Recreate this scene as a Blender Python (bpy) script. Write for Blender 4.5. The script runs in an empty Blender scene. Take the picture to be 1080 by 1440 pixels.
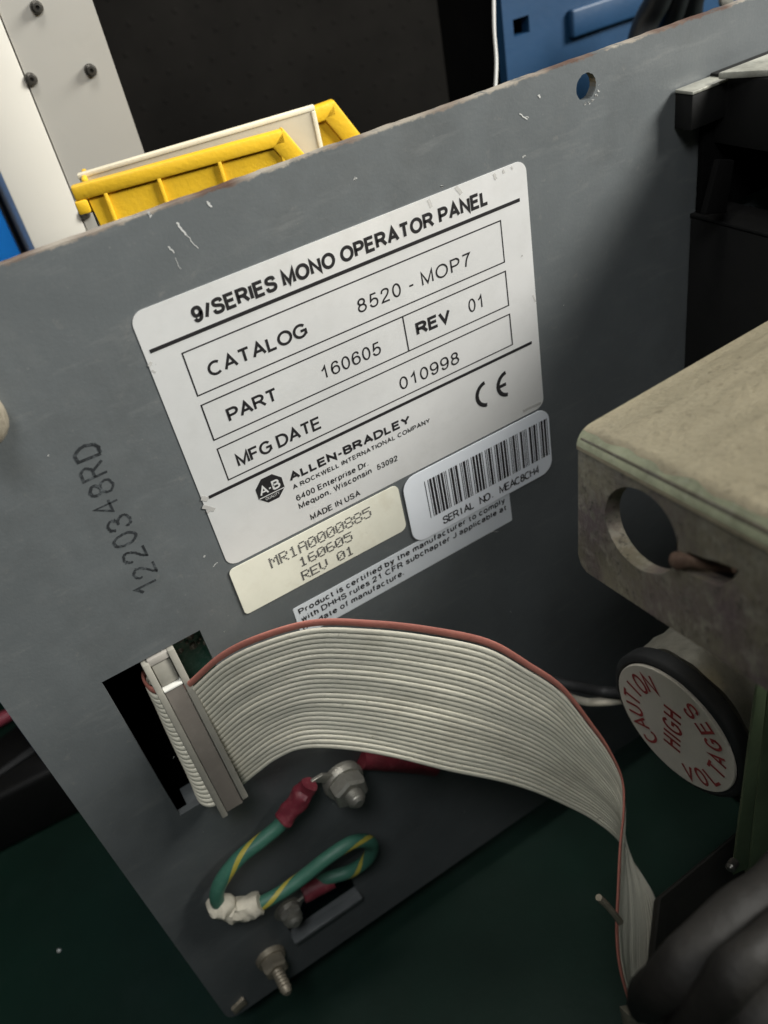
import bpy, bmesh, math, random
from mathutils import Vector, Matrix, noise
random.seed(7)
R = math.radians
scene = bpy.context.scene
COL = scene.collection
S = 0.08                      # metres in one unit: the nameplate is one unit (80 mm) wide

# ---------------------------------------------------------------- camera
# bench frame: u to the right along the panel, v up, n out of the panel towards the viewer
F = 1187.85
CAM = (-0.2634, 0.6293, 1.6616)
RM = ((0.84251, -0.17917, 0.50801), (-0.44058, -0.77181, 0.45848), (0.30993, -0.61009, -0.72920))
def W(u, v, n): return Vector((u * S, -n * S, v * S))
def Wd(d): return Vector((d[0], -d[2], d[1]))
camd = bpy.data.cameras.new('camera'); cam = bpy.data.objects.new('camera', camd); COL.objects.link(cam)
ax, ay, az = Wd(RM[0]), -Wd(RM[1]), -Wd(RM[2])
m = Matrix((ax, ay, az)).transposed().to_4x4(); m.translation = W(*CAM); cam.matrix_world = m
camd.sensor_fit = 'VERTICAL'; camd.sensor_height = 24; camd.sensor_width = 18
camd.lens = 24 * F / 1440; camd.clip_start = 0.002; camd.clip_end = 20
camd.dof.use_dof = True; camd.dof.focus_distance = 0.160; camd.dof.aperture_fstop = 15
scene.camera = cam
def at(px, py, n=None, v=None, u=None):
    """point of the bench seen at (px, py) in the photograph, on the plane n, v or u = const"""
    c = (px - 540, py - 720, F)
    d = [sum(RM[i][k] * c[i] for i in range(3)) for k in range(3)]
    if n is not None: t = (n - CAM[2]) / d[2]
    elif v is not None: t = (v - CAM[1]) / d[1]
    else: t = (u - CAM[0]) / d[0]
    return tuple(CAM[k] + d[k] * t for k in range(3))

# ---------------------------------------------------------------- key light, added fills and ambient
w = bpy.data.worlds.new('World'); scene.world = w; w.use_nodes = True
w.node_tree.nodes['Background'].inputs[0].default_value = (0.80, 0.90, 1.0, 1)
w.node_tree.nodes['Background'].inputs[1].default_value = 0.012
def area(name, loc, target, sx, sy, power, col, spread=180):
    l = bpy.data.lights.new(name, 'AREA'); l.shape = 'RECTANGLE'; l.size = sx * S; l.size_y = sy * S
    l.energy = power; l.color = col; l.spread = R(spread)
    o = bpy.data.objects.new(name, l); COL.objects.link(o); o.location = W(*loc)
    o.rotation_euler = (W(*target) - W(*loc)).to_track_quat('-Z', 'Y').to_euler()
    return o
area('key_light', (7.1, 4.3, 4.1), (0.4, -0.4, 0), 3.6, 2.8, 11.5, (1.0, 0.985, 0.93))  # large key from the upper right, direction read off the shadows
area('fill_light', (-0.9, 3.3, 2.5), (0.1, -0.1, 0), 1.3, 1.0, 0.62, (0.97, 0.99, 1.0))  # added fill from upper left, brightest at the top of the panel
area('back_fill', (0.0, 5.0, 0.4), (0.5, 0, -2.2), 2.5, 1.0, 0.35, (1.0, 0.97, 0.92), 110)  # added fill for the background, no actual fitting
scene.view_settings.view_transform = 'Standard'; scene.view_settings.look = 'None'
scene.view_settings.exposure = 0; scene.view_settings.gamma = 1
scene.render.engine = 'CYCLES'; scene.cycles.max_bounces = 6

# ---------------------------------------------------------------- materials
def mat(name, col, rough=0.5, metal=0.0, var=0.15, vscale=60, dust=0.0, dustcol=(0.5, 0.47, 0.4), bump=0.0, bscale=400, spec=0.5, rvar=0.0, coat=0.0, spots=None, grime=None, tint=0.0):
    M = bpy.data.materials.new(name); M.use_nodes = True
    nt = M.node_tree; N = nt.nodes; L = nt.links; b = N['Principled BSDF']
    b.inputs['Roughness'].default_value = rough; b.inputs['Metallic'].default_value = metal
    b.inputs['Specular IOR Level'].default_value = spec
    if coat: b.inputs['Coat Weight'].default_value = coat; b.inputs['Coat Roughness'].default_value = 0.15
    geo = N.new('ShaderNodeNewGeometry')
    n1 = N.new('ShaderNodeTexNoise'); n1.inputs['Scale'].default_value = vscale; n1.inputs['Detail'].default_value = 8
    n1.inputs['Roughness'].default_value = 0.65
    L.new(geo.outputs['Position'], n1.inputs['Vector'])
    mx = N.new('ShaderNodeMix'); mx.data_type = 'RGBA'
    mx.inputs[6].default_value = (*[c * (1 - var) for c in col], 1); mx.inputs[7].default_value = (*[min(1, c * (1 + var)) for c in col], 1)
    cr = N.new('ShaderNodeMapRange'); cr.inputs[1].default_value = .3; cr.inputs[2].default_value = .7
    L.new(n1.outputs['Fac'], cr.inputs[0]); L.new(cr.outputs[0], mx.inputs[0])
    out = mx.outputs[2]
    if dust:
        n2 = N.new('ShaderNodeTexNoise'); n2.inputs['Scale'].default_value = vscale * 5; n2.inputs['Detail'].default_value = 9
        n2.inputs['Roughness'].default_value = 0.75
        L.new(geo.outputs['Position'], n2.inputs['Vector'])
        c2 = N.new('ShaderNodeMapRange'); c2.inputs[1].default_value = .5; c2.inputs[2].default_value = .72; c2.inputs[4].default_value = dust
        L.new(n2.outputs['Fac'], c2.inputs[0])
        m2 = N.new('ShaderNodeMix'); m2.data_type = 'RGBA'; m2.inputs[7].default_value = (*dustcol, 1)
        L.new(c2.outputs[0], m2.inputs[0]); L.new(out, m2.inputs[6]); out = m2.outputs[2]
    def layer(out, scale, lo, hi, amt, colr, det=8, stretch=None):
        nn = N.new('ShaderNodeTexNoise'); nn.inputs['Scale'].default_value = scale; nn.inputs['Detail'].default_value = det; nn.inputs['Roughness'].default_value = .7
        if stretch:
            mp = N.new('ShaderNodeMapping'); mp.inputs['Rotation'].default_value = (0, R(25), 0); mp.inputs['Scale'].default_value = stretch
            L.new(geo.outputs['Position'], mp.inputs[0]); L.new(mp.outputs[0], nn.inputs['Vector'])
        else: L.new(geo.outputs['Position'], nn.inputs['Vector'])
        cc = N.new('ShaderNodeMapRange'); cc.inputs[1].default_value = lo; cc.inputs[2].default_value = hi; cc.inputs[4].default_value = amt
        L.new(nn.outputs['Fac'], cc.inputs[0]); mm = N.new('ShaderNodeMix'); mm.data_type = 'RGBA'; mm.inputs[7].default_value = (*colr, 1)
        L.new(cc.outputs[0], mm.inputs[0]); L.new(out, mm.inputs[6]); return mm.outputs[2]
    for sp_ in (spots or []): out = layer(out, *sp_)
    if tint:
        oi = N.new('ShaderNodeObjectInfo'); hs = N.new('ShaderNodeHueSaturation'); mr = N.new('ShaderNodeMapRange')
        mr.inputs[3].default_value = 1 - tint; mr.inputs[4].default_value = 1 + tint * .5
        L.new(oi.outputs['Random'], mr.inputs[0]); L.new(mr.outputs[0], hs.inputs['Value']); L.new(out, hs.inputs['Color']); out = hs.outputs[0]
    L.new(out, b.inputs['Base Color'])
    if rvar:
        r = N.new('ShaderNodeMapRange'); r.inputs[3].default_value = rough - rvar; r.inputs[4].default_value = rough + rvar
        L.new(n1.outputs['Fac'], r.inputs[0]); L.new(r.outputs[0], b.inputs['Roughness'])
    if bump:
        n3 = N.new('ShaderNodeTexNoise'); n3.inputs['Scale'].default_value = bscale; n3.inputs['Detail'].default_value = 6
        L.new(geo.outputs['Position'], n3.inputs['Vector'])
        bp = N.new('ShaderNodeBump'); bp.inputs['Strength'].default_value = bump; bp.inputs['Distance'].default_value = 0.0003
        L.new(n3.outputs['Fac'], bp.inputs['Height']); L.new(bp.outputs[0], b.inputs['Normal'])
    return M
MT = {}
def mk(k, *a, **kw): MT[k] = mat(k, *a, **kw); return MT[k]
mk('grey_paint', (0.098, 0.107, 0.110), 0.46, var=0.12, vscale=30, dust=0.14, dustcol=(0.19, 0.19, 0.18), bump=0.10, bscale=1500, rvar=0.12,
   spots=[(28, .50, .68, .45, (0.062, 0.066, 0.066)), (260, .60, .74, .45, (0.19, 0.185, 0.17)), (45, .56, .70, .38, (0.17, 0.175, 0.17), 10, (1, 1, 5)), (1200, .64, .70, .6, (0.22, 0.22, 0.20)), (700, .66, .72, .5, (0.045, 0.045, 0.043))])
mk('foil', (0.90, 0.895, 0.88), 0.40, metal=0.50, var=0.04, vscale=40, dust=0.10, dustcol=(0.5, 0.48, 0.42), bump=0.08, bscale=250, rvar=0.08,
   spots=[(35, .55, .75, .25, (0.55, 0.53, 0.48)), (500, .68, .74, .6, (0.25, 0.24, 0.2))])
mk('ink', (0.012, 0.011, 0.012), 0.5, var=0.3, vscale=400)
mk('ink_faded', (0.06, 0.058, 0.058), 0.6, var=0.3, vscale=900, dust=0.2, dustcol=(0.3, 0.3, 0.28))
mk('cream_paper', (0.68, 0.665, 0.56), 0.6, var=0.05, vscale=70, dust=0.14, dustcol=(0.45, 0.40, 0.28), bump=0.1, spots=[(60, .54, .72, .45, (0.42, 0.36, 0.25)), (450, .66, .73, .5, (0.2, 0.18, 0.13))])
mk('white_vinyl', (0.70, 0.73, 0.77), 0.5, var=0.03, dust=0.05)
mk('clear_white', (0.60, 0.63, 0.66), 0.5, var=0.03, dust=0.06)
mk('stamp_ink', (0.018, 0.02, 0.022), 0.55, var=0.4, vscale=110, dust=0.95, dustcol=(0.120, 0.134, 0.140))
mk('scratch', (0.5, 0.5, 0.48), 0.4, var=0.2)
mk('ribbon_pvc', (0.80, 0.765, 0.63), 0.5, var=0.06, vscale=60, dust=0.18, dustcol=(0.38, 0.34, 0.25), bump=0.4, bscale=1300, tint=.05, spots=[(45, .54, .74, .4, (0.42, 0.37, 0.27)), (400, .64, .72, .5, (0.20, 0.165, 0.11))])
mk('ribbon_red', (0.46, 0.17, 0.13), 0.55, var=0.12, vscale=90, dust=0.25, dustcol=(0.5, 0.28, 0.22), bump=0.25, bscale=1500)
mk('connector_grey', (0.30, 0.28, 0.25), 0.5, var=0.08, vscale=80, dust=0.15, bump=0.15)
mk('connector_pale', (0.27, 0.258, 0.22), 0.45, var=0.10, vscale=80, dust=0.2, bump=0.2)
mk('connector_dark', (0.19, 0.168, 0.145), 0.5, var=0.08, vscale=60, dust=0.12, bump=0.15)
mk('seam_white', (0.75, 0.74, 0.68), 0.5)
mk('pcb_green', (0.03, 0.10, 0.07), 0.25, var=0.4, vscale=150, dust=0.5, dustcol=(0.22, 0.27, 0.24), bump=1.0, bscale=500)
mk('black_paint', (0.006, 0.006, 0.0058), 0.6, var=0.2, dust=0.15, dustcol=(0.02, 0.02, 0.019), bump=0.2, spec=0.25)
mk('shade_black', (0.003, 0.003, 0.003), 0.9, var=0.2, spec=0.05)  # near-black that carries the shade of recesses and openings
mk('bare_edge', (0.30, 0.30, 0.26), 0.45, metal=0.3, var=0.4, vscale=200, dust=0.6, dustcol=(0.3, 0.28, 0.22), bump=0.6)
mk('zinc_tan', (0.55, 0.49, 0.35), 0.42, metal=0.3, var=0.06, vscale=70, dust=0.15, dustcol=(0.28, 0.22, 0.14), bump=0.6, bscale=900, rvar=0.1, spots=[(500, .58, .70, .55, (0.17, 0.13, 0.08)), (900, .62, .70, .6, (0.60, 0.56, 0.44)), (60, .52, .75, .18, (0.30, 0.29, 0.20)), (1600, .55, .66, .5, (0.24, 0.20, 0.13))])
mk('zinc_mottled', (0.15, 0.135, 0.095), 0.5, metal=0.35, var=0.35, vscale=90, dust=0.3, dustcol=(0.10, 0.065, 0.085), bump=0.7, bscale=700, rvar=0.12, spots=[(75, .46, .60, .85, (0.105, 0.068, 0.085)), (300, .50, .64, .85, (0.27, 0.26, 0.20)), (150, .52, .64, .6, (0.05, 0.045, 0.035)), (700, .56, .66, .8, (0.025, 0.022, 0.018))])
mk('zinc_highlight', (0.34, 0.36, 0.24), 0.36, metal=0.6, var=0.3, vscale=180, dust=0.4, dustcol=(0.6, 0.6, 0.5), bump=0.5)  # worn zinc with the fold's highlight in its colour
mk('steel', (0.34, 0.33, 0.29), 0.45, metal=0.65, var=0.2, vscale=200, dust=0.35, dustcol=(0.2, 0.18, 0.14), bump=0.5, bscale=800)
mk('rust', (0.07, 0.04, 0.025), 0.7, metal=0.2, var=0.4, vscale=250, dust=0.5, dustcol=(0.16, 0.12, 0.08), bump=1.0)
mk('dark_screw', (0.10, 0.095, 0.085), 0.35, metal=0.8, var=0.2)
mk('steel_brown', (0.34, 0.30, 0.23), 0.5, metal=0.5, var=0.3, vscale=200, dust=0.4, dustcol=(0.14, 0.11, 0.07), bump=0.6)
mk('foil_wrap', (0.45, 0.43, 0.36), 0.42, metal=0.55, var=0.2, vscale=120, dust=0.35, dustcol=(0.12, 0.11, 0.08), bump=1.0, bscale=180)
mk('black_rubber', (0.018, 0.019, 0.020), 0.6, var=0.2, dust=0.15, dustcol=(0.06, 0.06, 0.055), bump=0.3)
mk('disc_card', (0.60, 0.56, 0.48), 0.6, var=0.05, vscale=80, dust=0.12)
mk('red_ink', (0.30, 0.035, 0.035), 0.6, var=0.3, vscale=500, dust=0.3, dustcol=(0.5, 0.3, 0.27))
mk('green_enamel', (0.075, 0.105, 0.055), 0.75, var=0.3, vscale=50, dust=0.35, dustcol=(0.08, 0.09, 0.05), bump=0.3, spec=0.2)
mk('red_sleeve', (0.17, 0.022, 0.035), 0.5, var=0.3, vscale=150, dust=0.6, dustcol=(0.30, 0.11, 0.11), bump=0.6, bscale=500)
mk('tape', (0.58, 0.54, 0.44), 0.7, var=0.15, vscale=150, dust=0.3, dustcol=(0.3, 0.26, 0.18), bump=0.7, bscale=500)
mk('mat_green', (0.0028, 0.019, 0.0115), 0.6, var=0.3, vscale=12, dust=0.15, dustcol=(0.015, 0.035, 0.026), bump=0.3, bscale=300, spec=0.25, spots=[(18, .5, .7, .5, (0.012, 0.028, 0.022)), (500, .68, .73, .6, (0.06, 0.07, 0.06))])
mk('bin_yellow', (0.74, 0.45, 0.022), 0.42, var=0.06, vscale=30, dust=0.22, dustcol=(0.40, 0.26, 0.05), bump=0.3, bscale=900, spots=[(35, .55, .75, .2, (0.50, 0.29, 0.01)), (500, .68, .74, .3, (0.25, 0.16, 0.03))])
mk('board_edge', (0.72, 0.66, 0.50), 0.7, var=0.08, bump=0.2)
mk('board_shaded', (0.42, 0.37, 0.27), 0.7, var=0.06, bump=0.2)  # darker cream: the shade on the face put into its colour
mk('paper_white', (0.62, 0.60, 0.57), 0.7, var=0.05)
mk('cabinet_white', (0.50, 0.48, 0.43), 0.42, var=0.06, vscale=12, dust=0.06, spots=[(40, .55, .75, .3, (0.38, 0.36, 0.31)), (600, .70, .75, .5, (0.2, 0.18, 0.15))])
mk('bright_blue', (0.012, 0.24, 0.75), 0.4, var=0.1)
mk('deep_blue', (0.005, 0.034, 0.085), 0.5, var=0.15, vscale=20, dust=0.10, dustcol=(0.012, 0.05, 0.10), bump=0.2)
mk('mesh_black', (0.0075, 0.0068, 0.006), 0.9, var=0.3, vscale=20, spec=0.1)
mk('wire_white', (0.75, 0.75, 0.72), 0.5)
mk('wire_black', (0.012, 0.013, 0.014), 0.4)
mk('pink_wire', (0.55, 0.10, 0.14), 0.45)
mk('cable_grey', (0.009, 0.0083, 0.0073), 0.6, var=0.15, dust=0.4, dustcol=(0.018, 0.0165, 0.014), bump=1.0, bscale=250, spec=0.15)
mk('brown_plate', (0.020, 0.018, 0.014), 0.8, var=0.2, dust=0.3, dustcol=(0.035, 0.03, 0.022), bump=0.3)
mk('pale_plug', (0.14, 0.135, 0.10), 0.6, dust=0.3)

def grade_panel():
    """worn, slightly rusty paint along the upper edge of the sheet"""
    nt = MT['grey_paint'].node_tree; N = nt.nodes; L = nt.links; b = N['Principled BSDF']
    src = b.inputs['Base Color'].links[0].from_socket
    geo = N.new('ShaderNodeNewGeometry'); sp = N.new('ShaderNodeSeparateXYZ'); L.new(geo.outputs['Position'], sp.inputs[0])
    nz = N.new('ShaderNodeTexNoise'); nz.inputs['Scale'].default_value = 260; nz.inputs['Detail'].default_value = 8; nz.inputs['Roughness'].default_value = .75
    L.new(geo.outputs['Position'], nz.inputs['Vector'])
    a = N.new('ShaderNodeMapRange'); a.inputs[1].default_value = 0.150 * S; a.inputs[2].default_value = 0.172 * S; a.inputs[3].default_value = 0; a.inputs[4].default_value = .62
    L.new(sp.outputs[2], a.inputs[0])
    ad = N.new('ShaderNodeMath'); ad.operation = 'ADD'; L.new(a.outputs[0], ad.inputs[0]); L.new(nz.outputs['Fac'], ad.inputs[1])
    th = N.new('ShaderNodeMapRange'); th.inputs[1].default_value = .88; th.inputs[2].default_value = 1.0; L.new(ad.outputs[0], th.inputs[0])
    n4 = N.new('ShaderNodeTexNoise'); n4.inputs['Scale'].default_value = 60; L.new(geo.outputs['Position'], n4.inputs['Vector'])
    rc = N.new('ShaderNodeMix'); rc.data_type = 'RGBA'; rc.inputs[6].default_value = (0.10, 0.06, 0.045, 1); rc.inputs[7].default_value = (0.34, 0.31, 0.26, 1)
    cr = N.new('ShaderNodeMapRange'); cr.inputs[1].default_value = .4; cr.inputs[2].default_value = .6; L.new(n4.outputs['Fac'], cr.inputs[0]); L.new(cr.outputs[0], rc.inputs[0])
    mx = N.new('ShaderNodeMix'); mx.data_type = 'RGBA'; L.new(th.outputs[0], mx.inputs[0]); L.new(src, mx.inputs[6]); L.new(rc.outputs[2], mx.inputs[7])
    L.new(mx.outputs[2], b.inputs['Base Color'])
grade_panel()

# ---------------------------------------------------------------- object helpers
ORG = {}
def thing(name, label, cat, loc, group=None):
    o = bpy.data.objects.new(name, None); COL.objects.link(o); o.location = W(*loc); o.empty_display_size = 0.005
    ORG[o] = W(*loc); o['label'] = label; o['category'] = cat
    if group: o['group'] = group
    return o
def part(name, bm, mt, parent=None, smooth=True, ang=35, label=None, kind=None):
    me = bpy.data.meshes.new(name)
    base = ORG.get(parent, Vector())
    for v in bm.verts: v.co -= base
    bmesh.ops.recalc_face_normals(bm, faces=bm.faces) if not getattr(bm, 'flat', False) else None
    bm.to_mesh(me); bm.free()
    if smooth:
        me.shade_smooth(); me.set_sharp_from_angle(angle=R(ang))
    me.materials.append(MT[mt])
    o = bpy.data.objects.new(name, me); COL.objects.link(o)
    if parent: o.parent = parent
    ORG[o] = base
    if label: o['label'] = label
    if kind: o['kind'] = kind
    return o
def alone(name, bm, mt, label, cat, loc=None, group=None, **k):
    """a thing that is a single mesh"""
    pts = [v.co for v in bm.verts]
    c = sum(pts, Vector()) / len(pts) if loc is None else W(*loc)
    me = bpy.data.meshes.new(name)
    for v in bm.verts: v.co -= c
    bmesh.ops.recalc_face_normals(bm, faces=bm.faces)
    bm.to_mesh(me); bm.free(); me.shade_smooth(); me.set_sharp_from_angle(angle=R(35)); me.materials.append(MT[mt])
    o = bpy.data.objects.new(name, me); COL.objects.link(o); o.location = c; ORG[o] = c
    o['label'] = label; o['category'] = cat
    if group: o['group'] = group
    return o
def structure(name, bm, mt, **k):
    o = part(name, bm, mt, None, **k); o['kind'] = 'structure'; return o

def hexa(bm, c, bev=0.0, seg=2):
    """c: 8 bench points, four of one face then the four opposite"""
    vs = [bm.verts.new(W(*p)) for p in c]
    fs = [bm.faces.new([vs[i] for i in f]) for f in ((0, 1, 2, 3), (7, 6, 5, 4), (0, 4, 5, 1), (1, 5, 6, 2), (2, 6, 7, 3), (3, 7, 4, 0))]
    if bev:
        es = list({e for f in fs for e in f.edges})
        bmesh.ops.bevel(bm, geom=es, offset=bev * S, segments=seg, affect='EDGES', profile=0.5)
def box(bm, u0, u1, v0, v1, n0, n1, bev=0.0, seg=2):
    hexa(bm, [(u0, v0, n1), (u1, v0, n1), (u1, v1, n1), (u0, v1, n1), (u0, v0, n0), (u1, v0, n0), (u1, v1, n0), (u0, v1, n0)], bev, seg)
def slab(bm, quad, d, bev=0.0, seg=2):
    """quad of four bench points thickened by the bench vector d"""
    hexa(bm, list(quad) + [tuple(p[k] + d[k] for k in range(3)) for p in quad], bev, seg)
def catmull(P, k=8):
    out = []
    n = len(P)
    for i in range(n - 1):
        p0 = P[max(i - 1, 0)]; p1 = P[i]; p2 = P[i + 1]; p3 = P[min(i + 2, n - 1)]
        for j in range(k):
            t = j / k
            out.append(tuple(0.5 * (2 * b + (c - a) * t + (2 * a - 5 * b + 4 * c - d) * t * t + (3 * b - a - 3 * c + d) * t ** 3) for a, b, c, d in zip(p0, p1, p2, p3)))
    out.append(tuple(P[-1])); return out
def tube(bm, path, rad, seg=16, cap=True, uv=None):
    """path of bench points; rad a number or list (bench units). uv: layer name gets (angle, length)"""
    pts = [W(*p) for p in path]; n = len(pts)
    rs = rad if isinstance(rad, (list, tuple)) else [rad] * n
    T = [(pts[min(i + 1, n - 1)] - pts[max(i - 1, 0)]).normalized() for i in range(n)]
    a = Vector((0, 0, 1)) if abs(T[0].z) < .9 else Vector((1, 0, 0))
    N = (a - T[0] * a.dot(T[0])).normalized(); rings = []; ls = [0]
    for i in range(n):
        N = (N - T[i] * N.dot(T[i])).normalized(); B = T[i].cross(N)
        rings.append([bm.verts.new(pts[i] + (N * math.cos(t) + B * math.sin(t)) * rs[i] * S) for t in (2 * math.pi * j / seg for j in range(seg))])
        if i: ls.append(ls[-1] + (pts[i] - pts[i - 1]).length)
    lay = bm.loops.layers.uv.new('UVMap') if uv else None
    for i in range(n - 1):
        for j in range(seg):
            f = bm.faces.new((rings[i][j], rings[i][(j + 1) % seg], rings[i + 1][(j + 1) % seg], rings[i + 1][j]))
            if lay:
                for lp, (x, y) in zip(f.loops, ((j, i), (j + 1, i), (j + 1, i + 1), (j, i + 1))): lp[lay].uv = (x / seg, ls[y] / S)
    if cap:
        bm.faces.new(rings[0][::-1]); bm.faces.new(rings[-1])
    return rings
def lathe(bm, c, axis, prof, seg=32):
    """prof: (distance along axis, radius) pairs in bench units"""
    c = W(*c); A = Wd(axis).normalized(); a = Vector((0, 0, 1)) if abs(A.z) < .9 else Vector((1, 0, 0))
    N = (a - A * a.dot(A)).normalized(); B = A.cross(N); rings = []
    for d, r in prof:
        rings.append([bm.verts.new(c + A * d * S + (N * math.cos(t) + B * math.sin(t)) * max(r, 1e-4) * S) for t in (2 * math.pi * j / seg for j in range(seg))])
    for i in range(len(prof) - 1):
        for j in range(seg): bm.faces.new((rings[i][j], rings[i][(j + 1) % seg], rings[i + 1][(j + 1) % seg], rings[i + 1][j]))
    bm.faces.new(rings[0][::-1]); bm.faces.new(rings[-1])
def plate(outline, holes, thick, fn, bev=0.0):
    """flat sheet with holes; outline and holes in 2D, fn maps (x, y, depth) to a bench point"""
    cu = bpy.data.curves.new('tmp', 'CURVE'); cu.dimensions = '2D'; cu.fill_mode = 'BOTH'; cu.extrude = thick / 2
    if bev: cu.bevel_depth = bev; cu.bevel_resolution = 1; cu.offset = -bev
    for ring in [outline] + holes:
        s = cu.splines.new('POLY'); s.points.add(len(ring) - 1); s.use_cyclic_u = True
        for p, q in zip(s.points, ring): p.co = (q[0], q[1], 0, 1)
    o = bpy.data.objects.new('tmp', cu); COL.objects.link(o)
    dg = bpy.context.evaluated_depsgraph_get(); me = bpy.data.meshes.new_from_object(o.evaluated_get(dg))
    bm = bmesh.new(); bm.from_mesh(me); bpy.data.objects.remove(o); bpy.data.curves.remove(cu); bpy.data.meshes.remove(me)
    bmesh.ops.remove_doubles(bm, verts=bm.verts, dist=1e-5)
    for v in bm.verts: v.co = W(*fn(v.co.x, v.co.y, v.co.z))
    return bm
def rrect(x0, y0, x1, y1, r, k=6):
    rs = r if isinstance(r, (list, tuple)) else [r] * 4        # bottom left, bottom right, top right, top left
    out = []
    for (cx, cy, sx, sy, a0, q) in ((x0, y0, 1, 1, 180, rs[0]), (x1, y0, -1, 1, 270, rs[1]), (x1, y1, -1, -1, 0, rs[2]), (x0, y1, 1, -1, 90, rs[3])):
        for j in range(k + 1):
            a = R(a0 + 90 * j / k); out.append((cx + sx * q + q * math.cos(a), cy + sy * q + q * math.sin(a)))
    return out
def circ(cx, cy, r, k=40, ry=None): return [(cx + r * math.cos(2 * math.pi * j / k), cy + (ry or r) * math.sin(2 * math.pi * j / k)) for j in range(k)]

# ---------------------------------------------------------------- lettering: a drawn sans alphabet
def arc(cx, cy, rx, ry, a0, a1, k=12): return [(cx + rx * math.cos(R(a0 + (a1 - a0) * j / k)), cy + ry * math.sin(R(a0 + (a1 - a0) * j / k))) for j in range(k + 1)]
def sp(*P): return catmull(P, 6)
def glyphs():
    G = {}
    o = lambda W_: arc(W_ / 2, .5, W_ / 2, .5, 90, 450, 28)
    G['A'] = (.74, [[(0, 0), (.37, 1), (.74, 0)], [(.13, .33), (.61, .33)]])
    G['B'] = (.62, [[(0, 0), (0, 1), (.34, 1)] + arc(.34, .765, .22, .235, 90, -90)[1:] + [(0, .53)], [(.34, .53)] + arc(.36, .265, .26, .265, 90, -90) + [(0, 0)]])
    G['C'] = (.74, [arc(.4, .5, .4, .5, 50, 310, 24)])
    G['D'] = (.70, [[(0, 0), (0, 1), (.28, 1)] + arc(.28, .5, .42, .5, 90, -90, 18)[1:] + [(0, 0)]])
    G['E'] = (.58, [[(.58, 1), (0, 1), (0, 0), (.60, 0)], [(0, .53), (.53, .53)]])
    G['F'] = (.55, [[(.55, 1), (0, 1), (0, 0)], [(0, .52), (.47, .52)]])
    G['G'] = (.78, [arc(.4, .5, .4, .5, 42, 322, 24) + [(.76, .2), (.76, .48), (.43, .48)]])
    G['H'] = (.64, [[(0, 0), (0, 1)], [(.64, 0), (.64, 1)], [(0, .53), (.64, .53)]])
    G['I'] = (.02, [[(0, 0), (0, 1)]])
    G['J'] = (.44, [[(.44, 1), (.44, .25)] + arc(.22, .25, .22, .25, 0, -170)])
    G['K'] = (.66, [[(0, 0), (0, 1)], [(.64, 1), (0, .36)], [(.2, .56), (.68, 0)]])
    G['L'] = (.50, [[(0, 1), (0, 0), (.50, 0)]])
    G['M'] = (.76, [[(0, 0), (0, 1), (.38, .06), (.76, 1), (.76, 0)]])
    G['N'] = (.64, [[(0, 0), (0, 1), (.64, 0), (.64, 1)]])
    G['O'] = (.82, [o(.82)])
    G['P'] = (.60, [[(0, 0), (0, 1), (.34, 1)] + arc(.34, .73, .26, .27, 90, -90)[1:] + [(0, .46)]])
    G['R'] = (.68, [[(0, 0), (0, 1), (.36, 1)] + arc(.36, .75, .26, .25, 90, -90)[1:] + [(0, .50)], [(.32, .5), (.46, .38), (.70, 0)]])
    G['S'] = (.62, [sp((.59, .74), (.52, .94), (.31, 1), (.09, .93), (.03, .75), (.12, .60), (.33, .52), (.54, .43), (.62, .26), (.53, .06), (.30, 0), (.07, .07), (0, .29))])
    G['T'] = (.64, [[(0, 1), (.64, 1)], [(.32, 1), (.32, 0)]])
    G['U'] = (.64, [[(0, 1), (0, .32)] + arc(.32, .32, .32, .32, 180, 360)[1:] + [(.64, 1)]])
    G['V'] = (.72, [[(0, 1), (.36, 0), (.72, 1)]])
    G['W'] = (1.0, [[(0, 1), (.25, 0), (.5, 1), (.75, 0), (1, 1)]])
    G['Y'] = (.70, [[(0, 1), (.35, .44), (.70, 1)], [(.35, .44), (.35, 0)]])
    G['0'] = (.50, [o(.50)])
    G['1'] = (.50, [[(.06, .70), (.2, .80), (.32, 1), (.32, 0)]])
    G['2'] = (.52, [sp((.02, .70), (.08, .92), (.26, 1), (.46, .92), (.50, .72), (.38, .47), (.12, .2), (0, 0))[:-1] + [(0, 0), (.52, 0)]])
    G['3'] = (.52, [sp((.02, .76), (.09, .94), (.25, 1), (.43, .92), (.47, .74), (.38, .58), (.20, .54)), sp((.20, .54), (.42, .47), (.52, .27), (.44, .07), (.25, 0), (.07, .06), (0, .26))])
    G['4'] = (.56, [[(.42, 0), (.42, 1), (0, .32), (.56, .32)]])
    G['5'] = (.52, [[(.48, 1), (.12, 1), (.05, .48)] + sp((.05, .48), (.26, .62), (.46, .53), (.52, .31), (.43, .07), (.24, 0), (.07, .07), (0, .25))])
    G['6'] = (.52, [sp((.48, .78), (.42, .94), (.28, 1), (.1, .90), (0, .58), (0, .35), (.08, .09), (.26, 0), (.46, .09), (.52, .31), (.45, .54), (.27, .62), (.08, .53), (0, .35))])
    G['7'] = (.52, [[(0, 1), (.52, 1)] + sp((.52, 1), (.32, .67), (.21, .33), (.16, 0))])
    G['8'] = (.52, [arc(.26, .77, .21, .23, -90, 270, 20), arc(.26, .27, .26, .27, 90, 450, 20)])
    G['9'] = (.52, [sp(*[(.52 - x, 1 - y) for x, y in ((.48, .78), (.42, .94), (.28, 1), (.1, .90), (0, .58), (0, .35), (.08, .09), (.26, 0), (.46, .09), (.52, .31), (.45, .54), (.27, .62), (.08, .53), (0, .35))])])
    x = .72
    bowl = lambda W_: arc(W_ / 2, x / 2, W_ / 2, x / 2, 90, 450, 20)
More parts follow.
